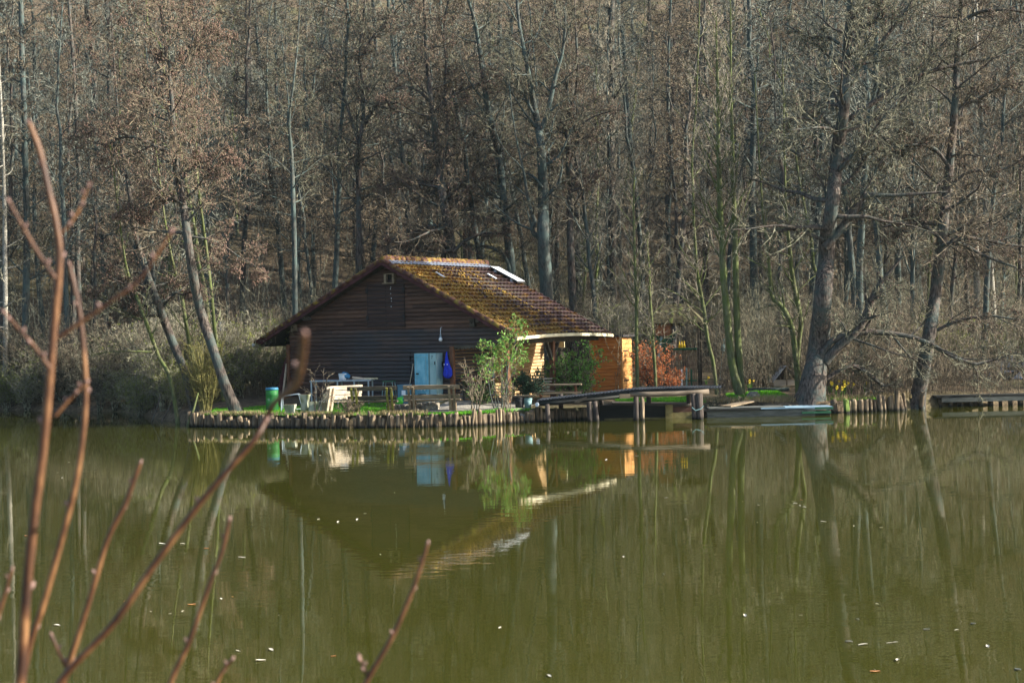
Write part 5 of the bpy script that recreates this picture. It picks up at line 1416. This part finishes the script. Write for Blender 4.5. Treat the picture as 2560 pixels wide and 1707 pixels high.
hero('young_birch', 'thin pale leaning stem in front of the kiosk roof', [(1790, 962, 9), (1782, 910, 9), (1768, 850, 9), (1760, 790, 9), (1750, 730, 9), (1742, 680, 8), (1737, 600, 7), (1733, 500, 6), (1730, 380, 5), (1740, 250, 4)], 58.3, 'bark_green', 'twig_pale', dict(THIN, n1=30, L1=(.9, 2.4)), drift=.15, seed=20)
hero('young_birch', 'thin dark green sapling among the orange beech leaves', [(1638, 965, 8), (1634, 900, 8), (1628, 820, 7), (1622, 740, 6), (1618, 660, 4), (1612, 580, 3)], 59.5, 'bark_green', 'twig_pale', dict(THIN, n1=20, L1=(.6, 1.9)), ext=0, drift=.1, seed=21)
hero('oak_tree', 'thick trunked tree with moss in its fork, right of the raft', [(2022, 1012, 92), (2030, 965, 66), (2038, 915, 56), (2046, 850, 51), (2052, 780, 48), (2058, 720, 44), (2064, 660, 42), (2066, 600, 40), (2074, 540, 36), (2084, 470, 34), (2088, 400, 33), (2098, 330, 31), (2108, 270, 26), (2112, 200, 24), (2116, 130, 21), (2122, 60, 19), (2126, -20, 17)], 54.9, 'bark_dark', 'twig_grey', dict(OAK, n1=16),
     [[(2060, 620, 22), (2085, 590, 22), (2115, 555, 20), (2140, 520, 18), (2158, 490, 16), (2190, 488, 12), (2240, 488, 10), (2300, 485, 8), (2365, 480, 5)],
      [(2060, 905, 26), (2090, 870, 24), (2120, 845, 22), (2150, 815, 20), (2170, 770, 18), (2190, 720, 15), (2215, 690, 9), (2255, 640, 5)],
      [(2052, 885, 18), (2080, 850, 17), (2115, 838, 17), (2160, 830, 16), (2220, 832, 13), (2290, 845, 12), (2345, 870, 11), (2415, 910, 10), (2480, 900, 6), (2540, 880, 3)],
      [(2040, 960, 12), (2075, 940, 12), (2110, 920, 12), (2138, 915, 11), (2165, 930, 11), (2205, 965, 9)],
      [(2100, 310, 14), (2140, 285, 14), (2200, 245, 13), (2260, 205, 12), (2320, 180, 10), (2400, 160, 8), (2480, 145, 5), (2550, 130, 3)],
      [(2110, 200, 13), (2150, 160, 13), (2190, 120, 12), (2240, 60, 9), (2280, 0, 6)], [(2114, 140, 12), (2150, 80, 11), (2185, 50, 9), (2205, 45, 6), (2205, -10, 4)],
      [(2080, 325, 12), (2050, 290, 10), (2035, 300, 8), (2000, 295, 5), (1950, 300, 3)], [(2096, 110, 9), (2070, 95, 8), (2020, 95, 7), (1960, 60, 4)], [(2056, 600, 10), (2025, 588, 9), (1985, 575, 8), (1945, 580, 6), (1935, 610, 3)],
      [(2100, 335, 9), (2160, 310, 8), (2240, 270, 8), (2300, 190, 8), (2330, 140, 5), (2400, 60, 3)], [(2066, 500, 7), (2050, 450, 6), (2010, 400, 6), (1960, 365, 4)],
      [(2290, 370, 2), (2220, 370, 6), (2170, 385, 8), (2140, 430, 8), (2100, 470, 9)][::-1]], seed=22)
hero('curved_tree', 'green stem that bends left above the white shelter', [(1998, 1000, 16), (1992, 930, 15), (1985, 870, 14), (1978, 820, 13), (1966, 785, 12), (1950, 762, 11), (1930, 742, 10), (1924, 690, 8), (1918, 620, 7), (1908, 540, 6), (1900, 440, 4)], 56.8, 'bark_green', 'twig_grey', dict(THIN, n1=20, L1=(.8, 2.2)), drift=.15, seed=23)
hero('curved_tree', 'mossy green stem bending right, close by the oak trunk', [(1994, 1000, 12), (1990, 930, 12), (1996, 850, 11), (2000, 800, 12), (1988, 740, 12), (1978, 690, 11), (1972, 640, 10), (1966, 580, 8), (1962, 500, 6), (1960, 400, 4)], 57.2, 'bark_green', 'twig_grey', dict(THIN, n1=18, L1=(.7, 2.0)), drift=.15, seed=24)
hero('alder_tree', 'leaning dark trunk standing at the right bank logs', [(2285, 1030, 50), (2294, 985, 40), (2304, 930, 36), (2318, 850, 33), (2330, 780, 31), (2340, 700, 29), (2350, 620, 27), (2358, 540, 25), (2368, 450, 22), (2376, 360, 20), (2384, 270, 18), (2390, 180, 16), (2396, 90, 14), (2402, 0, 12)], 55.6, 'bark_dark', 'twig_brown', dict(OAK, n1=24, catk=.3, L1=(2., 4.6)),
     [[(2352, 640, 14), (2390, 595, 12), (2450, 600, 10), (2520, 612, 7), (2590, 620, 4)], [(2355, 600, 10), (2300, 562, 9), (2260, 560, 7), (2180, 570, 3)], [(2372, 420, 10), (2330, 370, 10), (2260, 365, 8), (2200, 380, 4)], [(2350, 610, 12), (2400, 610, 10), (2460, 640, 8), (2540, 670, 4)], [(2385, 270, 10), (2440, 250, 9), (2500, 220, 8), (2570, 200, 5)], [(2396, 60, 11), (2450, 30, 9), (2520, 25, 7), (2590, 40, 4)], [(2360, 480, 9), (2420, 430, 8), (2500, 425, 7), (2590, 380, 4)], [(2330, 830, 9), (2400, 800, 8), (2470, 790, 6), (2560, 800, 3)]], seed=25)
hero('birch_tree', 'left pale birch trunk glimpsed in the right wood', [(2445, 800, 17), (2440, 700, 16), (2436, 600, 16), (2434, 480, 14), (2434, 350, 12), (2436, 220, 11), (2432, 100, 9), (2430, 0, 8)], 76.0, 'bark_pale', 'twig_brown', dict(OPEN, n1=14, L1=(1, 3)), seed=26)
hero('birch_tree', 'right pale birch trunk glimpsed in the right wood', [(2486, 820, 16), (2478, 720, 15), (2470, 620, 15), (2464, 520, 14), (2456, 400, 12), (2452, 280, 10), (2440, 150, 8), (2440, 30, 7)], 77.0, 'bark_pale', 'twig_brown', dict(OPEN, n1=14, L1=(1, 3)), seed=27)
hero('tall_tree', 'slim grey trunk standing in the haze left of the twisted tree', [(733, 760, 14), (735, 650, 13), (732, 520, 12), (728, 400, 10), (722, 300, 7), (735, 200, 5), (745, 100, 4)], 66.0, 'bark_grey', 'twig_grey', dict(OPEN, n1=20, L1=(1.0, 2.8)), seed=28)

# ---- the wood on the hillside: a few trees modelled, then copied with their parts
protos_t = []
specs = [(21, .17, dict(OPEN, n1=26, n4=1, rt=1.7), 'bark_grey', 'twig_hill'), (23, .20, dict(ALDER, n1=30, n4=1, rt=1.7, catk=.4), 'bark_dark', 'twig_brown'), (19, .13, dict(OPEN, n1=22, n4=1, rt=1.7, L1=(1, 2.6)), 'bark_dark', 'twig_hill'),
         (22, .16, dict(ALDER, n1=26, n4=1, rt=1.7, catk=.45), 'bark_grey', 'twig_brown'), (17, .10, dict(THIN, n1=30, n2=7, n3=5, n4=1, rt=1.7, L1=(1, 2.4)), 'bark_green', 'twig_hill'), (24, .22, dict(OAK, n1=26, n4=1, rt=1.7, t1=(.35, .98)), 'bark_grey', 'twig_hill'),
         (20, .12, dict(SAPL, n1=44, n3=5, n4=1, rt=1.2), 'bark_grey', 'twig_pale'), (18, .14, dict(OPEN, n1=28, n4=1, rt=1.7, t1=(.2, .98)), 'bark_dark', 'twig_brown')]
names_t = [('bare_tree', 'bare grey tree standing in the wood on the hillside'), ('alder_tree', 'bare dark alder with brown cones in the hillside wood'), ('bare_tree', 'thin dark bare tree standing in the hillside wood'), ('alder_tree', 'grey alder thick with reddish catkins in the hillside wood'),
           ('young_tree', 'slim green stemmed young tree in the hillside wood'), ('broad_tree', 'broad crowned bare tree in the hillside wood'), ('young_tree', 'slender upswept pale twigged tree in the hillside wood'), ('bare_tree', 'low branched dark bare tree in the hillside wood')]
for k, (h, rad, spec, bk, tk) in enumerate(specs):
    r = np.random.default_rng(100 + k)
    n = 20
    f = np.linspace(0, 1, n)
    P = np.stack([np.cumsum(r.normal(0, .17, n)) * f + r.normal(0, 1) * f ** 1.5, np.cumsum(r.normal(0, .17, n)) * f, h * f - .4], -1)
    R = rad * (1 - f * .88) * (1 + .5 * np.exp(-f * 26))
    t = make_tree(names_t[k][0], names_t[k][1], 'tree', (0, 0, 0), P, R, spec, bk, tk, None, 200 + k, names_t[k][1].split(' in the')[0].split(' standing')[0] + 's of the hillside wood')
    protos_t.append(t)
r = np.random.default_rng(55)
spots = []
def clear(x, y, dmin):
    return all((x - a) ** 2 + (y - b) ** 2 > dmin ** 2 for a, b in spots)
tries = 0
bands = [(63, 74, 26, 2.3), (74, 88, 68, 2.3), (88, 106, 82, 2.5), (106, 128, 74, 2.8), (128, 152, 58, 3.2)]
for y0, y1, n, dm in bands:
    c = 0; tries = 0
    while c < n and tries < 6000:
        tries += 1
        y = r.uniform(y0, y1); x = r.uniform(-1, 1) * (y * .36 + 7)
        if y < 74:
            px = x / y * F + 1280
            if 560 < px < 1500 and y < 70: continue
            if 1580 < px < 1810 and y < 71: continue
            if y < shore(x) + 3: continue
        if not clear(x, y, dm): continue
        spots.append((x, y)); c += 1
used = set()
for i, (x, y) in enumerate(spots):
    k = int(r.integers(0, len(protos_t)))
    if k not in used: used.add(k); o = protos_t[k]
    else: o = copy_tree(protos_t[k])
    s = r.uniform(.8, 1.15)
    o.location = (x, y, gz(x, y) - .1); o.rotation_euler = (r.normal(0, .05), r.normal(0, .05), r.uniform(0, 6.28)); o.scale = (s, s, s * r.uniform(.95, 1.1))

# ---- undergrowth: uncountable thin stems and brambles over the wood floor
def brush(name, n, yr, hgt, key, seed, xr=None, cond=None, side=4, rad=.010):
    r = np.random.default_rng(seed)
    y = r.uniform(yr[0], yr[1], n); x = r.uniform(-1, 1, n) * (y * .36 + 6) if xr is None else r.uniform(xr[0], xr[1], n)
    ok = y > shore(x) + .3
    if cond is not None: ok &= cond(x, y)
    x, y = x[ok], y[ok]; n = len(x)
    z = GZ(x, y)
    h = hgt * r.uniform(.4, 1.3, n) ** 1.3
    lean = r.normal(0, .16, (n, 2))
    f = np.linspace(0, 1, 5)
    P = np.stack([x[:, None] + lean[:, :1] * h[:, None] * f ** 1.4 + r.normal(0, .03, (n, 5)) * f, y[:, None] + lean[:, 1:] * h[:, None] * f ** 1.4, z[:, None] - .05 + h[:, None] * f], -1)
    R = (rad * (.6 + .5 * h / hgt))[:, None] * (1 - .75 * f)[None, :]
    P2, R2 = sprout(r, P, R, side, .25, 1, (.25, .55), (20, 60), 4, .2, .15, .7, .006)
    P3, R3 = sprout(r, P2, R2, 2, .3, 1, (.3, .6), (20, 60), 3, .1, .15, .8, .0055)
    return tag(np_obj(name, [(*tubes(P, R, 4), 0), (*tubes(P2, R2, 3), 0), (*tubes(P3, R3, 3), 0)], [key]), kind='stuff')
def behind(x, y):
    px = x / y * F + 1280
    inhut = (px > 700) & (px < 1530) & (y < 66)
    path = (px > 1560) & (px < 1790) & (y < 72)
    lawn = (x > 8.0) & (x < 10.6) & (y < 58.5)
    tent = (px > 1925) & (px < 2000) & (y < 60.3)
    trailer = (px > 515) & (px < 575) & (y > 62) & (y < TY_ + 1)
    return ~inhut & ~path & ~lawn & ~tent & ~trailer
brush('undergrowth', 4300, (60, 78), 2.6, 'twig_brown', 1, cond=behind)
brush('undergrowth', 1700, (60, 80), 3.6, 'twig_grey', 2, cond=behind)
brush('undergrowth', 6200, (78, 130), 3.4, 'twig_brown', 3, rad=.014, cond=behind)
brush('undergrowth', 3900, (78, 130), 4.5, 'twig_hill', 4, rad=.016, cond=behind)
brush('undergrowth', 1200, (55, 61), 1.1, 'twig_brown', 5, xr=(6.8, 20), cond=lambda x, y: behind(x, y) & (y > shore(x) + .4))
brush('undergrowth', 420, (55.5, 62), 2.6, 'twig_brown', 6, xr=(9.5, 20), cond=lambda x, y: behind(x, y) & (y > shore(x) + 1.2))
brush('undergrowth', 130, (59, 63), 3.0, 'twig_grey', 9, xr=(8.9, 11), cond=lambda x, y: behind(x, y))

# ---- shrubs one can tell apart
def shrub(kind, label, base, h, nst, spread, bk, tk, leafk=None, lsize=.05, leafp=.5, seed=0, group=None, n2=9, n3=6, n4=3, up=.2, lean=(0, 0), t2=.2, cat='shrub'):
    r = np.random.default_rng(seed)
    t = thing(kind, label, cat, base, 0, group)
    ang = r.uniform(0, 6.28, nst); sp = r.uniform(.2, 1, nst) * spread
    f = np.linspace(0, 1, 8); hh = h * r.uniform(.6, 1.0, nst)
    P = np.stack([(np.cos(ang) * .12)[:, None] + (np.cos(ang) * sp + lean[0])[:, None] * f ** 1.3 + np.cumsum(r.normal(0, .03, (nst, 8)), 1), (np.sin(ang) * .12)[:, None] + (np.sin(ang) * sp + lean[1])[:, None] * f ** 1.3 + np.cumsum(r.normal(0, .03, (nst, 8)), 1), hh[:, None] * f - .08], -1)
    R = (.012 + .006 * hh)[:, None] * (1 - .75 * f)[None, :]
    P2, R2 = sprout(r, P, R, n2, t2, 1, (.25, .5), (25, 65), 5, up, .15, .65, .008)
    P3, R3 = sprout(r, P2, R2, n3, .2, 1, (.3, .6), (25, 65), 4, up * .6, .16, .7, .0065)
    np_obj('stems', [(*tubes(P, R, 6), 0)], [bk], t)
    parts = [(*tubes(P2, R2, 4), 0), (*tubes(P3, R3, 3), 0)]; last = P3
    if n4:
        P4, R4 = sprout(r, P3, R3, n4, .2, 1, (.4, .8), (25, 70), 3, 0, .18, .8, .006); parts.append((*tubes(P4, R4, 3), 0)); last = P4
    np_obj('twigs', parts, [tk], t)
    if leafk:
        sel = last[r.random(len(last)) < leafp]
        e = np.concatenate([sel[:, -1], sel[:, -1], sel[:, sel.shape[1] // 2]])
        np_obj('leaves', [(*leaves(r, e, lsize, lsize * .9), 0)], [leafk], t, smooth=False)
    return t
def on(px, py, Y):
    x = W(px, py, Y)[0]; return (x, Y, gz(x, Y))
# leafing elder in front of the porch
shrub('elder_bush', 'green leafing elder bush in front of the porch opening', on(1245, 1005, 53.0), 3.1, 7, .75, 'bark_grey', 'twig_green', 'green_leaf', .078, .55, 31, n2=7, n3=4, n4=2, t2=.5, lean=(.05, .1))
shrub('bare_shrub', 'thin bare shrub at the pond edge between bench and elder', on(1185, 1035, 51.9), 2.3, 7, .55, 'twig_brown', 'twig_brown', 'green_leaf', .035, .12, 32, n2=6, n3=4, n4=0)
shrub('bare_shrub', 'low bare shrub at the pond edge below the elder bush', on(1268, 1030, 52.4), 1.6, 7, .5, 'twig_brown', 'twig_brown', 'green_leaf', .035, .3, 33, n2=6, n3=4, n4=0)
shrub('ivy_heap', 'leafy green ivy heap between porch and orange shed', on(1438, 990, 56.8), 2.1, 16, .95, 'twig_brown', 'twig_brown', 'green_leaf', .072, .32, 34, n2=8, n3=5, n4=2, t2=.05, up=-.1)
shrub('ivy_heap', 'tall ivy climbing by the front porch post', on(1400, 985, 57.5), 1.9, 8, .5, 'twig_green', 'twig_green', 'green_leaf', .07, .4, 35, n2=8, n3=5, n4=2, t2=.2)
shrub('evergreen_bush', 'dark evergreen bush on the porch table end', on(1322, 990, 55.2), 1.25, 9, .3, 'twig_brown', 'twig_brown', 'dark_leaf', .055, .8, 36, n2=8, n3=5, n4=2, t2=.45)
shrub('evergreen_bush', 'small dark evergreen shrub below the porch table', on(1195, 985, 54.6), 1.0, 9, .4, 'twig_brown', 'twig_brown', 'ivy_leaf', .05, .45, 37, n2=7, n3=5, n4=2, t2=.1)
shrub('beech_shrub', 'young beech with bright orange dead leaves beside the shed', on(1625, 968, 60.6), 2.2, 9, .95, 'bark_grey', 'twig_brown', 'beech_leaf', .052, .62, 38, n2=9, n3=6, n4=2, up=.05, t2=.05, lean=(.15, 0))
shrub('beech_shrub', 'lower orange leaved beech sprays right of the young beech', on(1665, 972, 60.0), 1.05, 8, .9, 'bark_grey', 'twig_brown', 'beech_leaf', .05, .60, 39, n2=8, n3=5, n4=2, up=-.1, t2=.1, lean=(.3, 0))
shrub('willow_shrub', 'yellow green willow clump between the leaning alders', on(512, 1005, 56.2), 2.7, 34, .75, 'twig_green', 'twig_green', 'bud_leaf', .022, .35, 40, n2=7, n3=4, n4=0, up=.7, t2=.1)
shrub('bare_sapling', 'thin bare young tree in front of the mossy planters', on(788, 1035, 52.6), 2.0, 3, .5, 'bark_dark', 'twig_brown', None, seed=41, n2=7, n3=4, n4=0, cat='sapling')
shrub('bramble', 'dry bramble tuft at the foot of the pale bench', on(870, 1035, 52.2), .75, 14, .5, 'twig_brown', 'twig_brown', None, seed=42, n2=6, n3=4, n4=0, up=-.2, cat='bramble')
shrub('bramble', 'dark bramble mound left of the tall green stems', on(1818, 990, 54.9), .85, 20, .8, 'twig_brown', 'twig_brown', 'dark_leaf', .03, .25, 43, n2=7, n3=5, n4=2, up=-.3, cat='bramble')
# bare shrubs along the shores: copies of four
pr = []
for k, (h, tk, lf, lp) in enumerate(((2.8, 'twig_bank', 'bud_leaf', .3), (3.4, 'twig_brown', None, 0), (2.4, 'twig_bank', 'bud_leaf', .6), (3.8, 'twig_bank', None, 0))):
    lab = ('grey bare shrub with a few pale buds on the wooded bank', 'brown bare shrub on the wooded bank', 'shrub with yellow green buds on the wooded bank', 'tall grey bare shrub on the wooded bank')[k]
    pr.append(shrub('bank_shrub', lab, (0, 0, 0), h, 16, 1.3, 'twig_grey', tk, lf, .035, lp, 60 + k, group=lab.split(' on ')[0] + 's of the bank', n2=9, n3=6, n4=3))
r = np.random.default_rng(77)
sp2 = []
for x in np.arange(-24.5, -13.2, 1.0): sp2.append((x + r.normal(0, .2), float(shore(x)) + r.uniform(.1, .9), .65 + .35 * r.random()))
for x in np.arange(-24, -12.5, 1.1): sp2.append((x + r.normal(0, .3), float(shore(x)) + r.uniform(1.5, 4.5), .8 + .4 * r.random()))
for k in range(20): sp2.append((r.uniform(-14, -8), r.uniform(60.5, 72), .7 + .5 * r.random()))
for k in range(12): sp2.append((r.uniform(-2, 7), r.uniform(67, 74), .7 + .5 * r.random()))
for k in range(19): sp2.append((r.uniform(10.5, 29), r.uniform(58.5, 70), .6 + .5 * r.random()))
seen = set()
for i, (x, y, s) in enumerate(sp2):
    k = int(r.integers(0, 4))
    if -14 < x < -8 and k in (1, 3) and r.random() < .7: k = 2
    if k not in seen: seen.add(k); o = pr[k]
    else: o = copy_tree(pr[k])
    o.location = (x, y, gz(x, y) - .02); o.rotation_euler = (0, 0, r.uniform(0, 6.28)); o.scale = (s,) * 3
# dead branches standing in the water left of the palisade
for (a, b, w, lab) in (((468, 1060), (494, 982), 7, 'pale green dead branch leaning out of the water at the left palisade end'), ((378, 1054), (400, 985), 4, 'thin dark dead branch standing in the water, left one'), ((402, 1054), (430, 1000), 4, 'thin dark dead branch standing in the water, right one')):
    p, q = W(*a, 54.3 if w > 5 else 57.4), W(*b, 54.6 if w > 5 else 57.8)
    m_ = MB().tube([(p[0] - .05, p[1], -.4), p, tuple(.5 * (p[i] + q[i]) + (.03 if i == 0 else 0) for i in range(3)), q], [.05 * w / 7, .05 * w / 7, .042 * w / 7, .02], 7)
    tag(m_.build('dead_branch', 'bark_green' if w > 5 else 'bark_dark', smooth=True), lab, 'branch')

# ================================================================== FOREGROUND WILLOW TWIGS
def stem_fore(parent, name, pts, seed, buds=True, kind_bud=True):
    """pts: (px, py, width px, distance)"""
    q = np.array([(*W(a, b, Y), w / F * Y / 2) for a, b, w, Y in pts])
    c = catmull(q, 40)
    r = np.random.default_rng(seed)
    P = c[:, :3] - np.array(parent.location); R = c[:, 3] * (1 + .10 * np.maximum(0, np.sin(np.arange(40) * .9)) ** 6)
    o = np_obj(name, [(*tubes(P[None], R[None], 10), 0)], ['twig_fore'], parent)
    # buds sit alternately along the twig, one at the tip
    idx = list(range(7, 37, 9))
    for j, i in enumerate(idx + [39]):
        tip = i == 39
        side = Vector(((-1) ** j, .3 * r.normal(), .5)).normalized() if not tip else Vector((0, 0, 1))
        p0 = Vector(P[i]) + side * R[i] * .7 * (not tip)
        d = (side * .8 + Vector((0, 0, .7))).normalized() if not tip else (Vector(P[39]) - Vector(P[37])).normalized()
        L = max(.007, R[i] * 1.25)
        MB().tube([p0 - d * L * .3, p0 + d * L * .3, p0 + d * L * .9, p0 + d * L * 1.4], [L * .25, L * .5, L * .42, L * .08], 8).build('bud', 'bud_fore', o, smooth=True)
    return o
def px2(l, w0, w1, Y):
    n = len(l); return [(a * 1.0884, b * 1.0884, .74 * (w0 + (w1 - w0) * k / (n - 1)), Y) for k, (a, b) in enumerate(l)]
fx = W(60, 1700, 2.6)
wl = thing('willow_shrub', 'out of focus reddish willow twigs rising in the left foreground', 'shrub', (fx[0], 2.6, 1.9))
stem_fore(wl, 'twig', px2([(20, 1900), (45, 1568), (60, 1350), (78, 1180), (95, 1050), (110, 900), (122, 750), (135, 600), (128, 520), (108, 430), (90, 350), (66, 285)], 36, 19, 2.6), 1)
stem_fore(wl, 'twig', px2([(30, 1700), (62, 1500), (100, 1380), (150, 1200), (178, 1080), (195, 920), (190, 800), (178, 700), (158, 610)], 24, 16, 2.8), 2)
stem_fore(wl, 'twig', px2([(120, 1650), (155, 1530), (200, 1390), (245, 1240), (285, 1160), (300, 1120), (320, 1065)], 22, 15, 3.0), 3)
stem_fore(wl, 'twig', px2([(60, 1700), (140, 1560), (260, 1430), (350, 1300), (450, 1165), (530, 1070), (590, 1000), (625, 930)], 26, 18, 2.7) + [(675 * 1.0884, 885 * 1.0884, 20, 2.2), (690 * 1.0884, 830 * 1.0884, 20, 1.8), (697 * 1.0884, 765 * 1.0884, 18, 1.5)], 4)
stem_fore(wl, 'twig', px2([(330, 1760), (390, 1568), (430, 1480), (480, 1340), (510, 1260), (525, 1195)], 20, 13, 2.9), 5)
stem_fore(wl, 'twig', px2([(124, 955), (160, 915), (195, 880)], 14, 10, 2.62), 6)
stem_fore(wl, 'twig', px2([(132, 775), (190, 735), (255, 690), (320, 640), (390, 535)], 16, 10, 2.4), 7)
stem_fore(wl, 'twig', px2([(112, 845), (80, 800), (45, 760), (10, 720)], 15, 10, 2.55), 8)
stem_fore(wl, 'twig', px2([(125, 640), (85, 580), (50, 520), (20, 465)], 16, 10, 2.5), 9)
stem_fore(wl, 'twig', px2([(140, 535), (175, 490), (200, 430)], 13, 8, 2.5), 10)
stem_fore(wl, 'twig', px2([(-20, 1450), (5, 1380), (25, 1310)], 16, 11, 2.8), 11)
stem_fore(wl, 'twig', px2([(150, 1530), (135, 1500), (118, 1460)], 14, 10, 3.0), 12)
fx = W(900, 1700, 2.9)
w2 = thing('willow_shrub', 'out of focus willow twigs at the bottom edge below the hut reflection', 'shrub', (fx[0], 2.9, 1.9))
stem_fore(w2, 'twig', px2([(760, 1720), (840, 1565), (900, 1460), (940, 1370), (962, 1310), (980, 1250)], 20, 12, 2.9), 13)
stem_fore(w2, 'twig', px2([(845, 1560), (835, 1535), (825, 1510)], 12, 10, 2.9), 14)
stem_fore(w2, 'twig', px2([(470, 1660), (500, 1560), (530, 1515)], 16, 11, 2.9), 15)

# ================================================================== LEAVES FLOATING ON THE POND
def float_mesh(key, seed):
    r = np.random.default_rng(seed)
    m_ = MB(); X = np.zeros((3, 7, 3))
    for i in range(3):
        for j in range(7):
            u = j / 6; X[i, j] = ((u - .5) * .11, (i - 1) * .022 * math.sin(math.pi * min(max(u, .04), .96)) ** .6, .004 + .012 * abs(i - 1) + .006 * math.sin(u * 3 + seed))
    return m_.grid(X).build('floating_leaf', key, smooth=True)
fl = [float_mesh('petal', 1), float_mesh('petal', 2), float_mesh('leaf_brown', 3)]
first = [True] * 3
r = np.random.default_rng(91)
for i in range(64):
    if i % 7 == 0: dx_, dy_ = r.uniform(60, 2500), 1100 + 580 * r.random() ** .8
    px, py = (dx_ + r.normal(0, 120), max(1085, dy_ + r.normal(0, 22))) if i % 7 < 4 else (r.uniform(60, 2540), 1090 + 600 * r.random() ** .8)
    k = int(r.choice(3, p=[.45, .4, .15]))
    p = G(px, py)
    if first[k]: o = fl[k]; first[k] = False
    else: o = fl[k].copy(); COL.objects.link(o)
    o.location = p; o.rotation_euler = (0, 0, r.uniform(0, 6.28)); s = r.uniform(.3, 1.0); o.scale = (s * r.uniform(.8, 1.3), s, s)
    if k < 2: tag(o, 'small pale dead leaf floating on the pond', 'leaf', 'pale leaves floating on the pond')
    else: tag(o, 'small brown dead leaf floating on the pond', 'leaf', 'brown leaves floating on the pond')

# ================================================================== HAZE
HAZE = 0.0001
if HAZE:
    mh = bpy.data.materials.new("haze"); mh.use_nodes = True
    N = mh.node_tree.nodes; N.remove(N["Principled BSDF"])
    pv = N.new("ShaderNodeVolumePrincipled"); pv.inputs["Density"].default_value = HAZE
    pv.inputs["Color"].default_value = (0.62, 0.86, 1.0, 1); pv.inputs["Anisotropy"].default_value = 0.2
    mh.node_tree.links.new(pv.outputs[0], N["Material Output"].inputs["Volume"])
    M['haze'] = mh
    tag(MB().box((0, 95, 48.5), (322, 272, 104)).build('haze', 'haze'), kind='stuff')
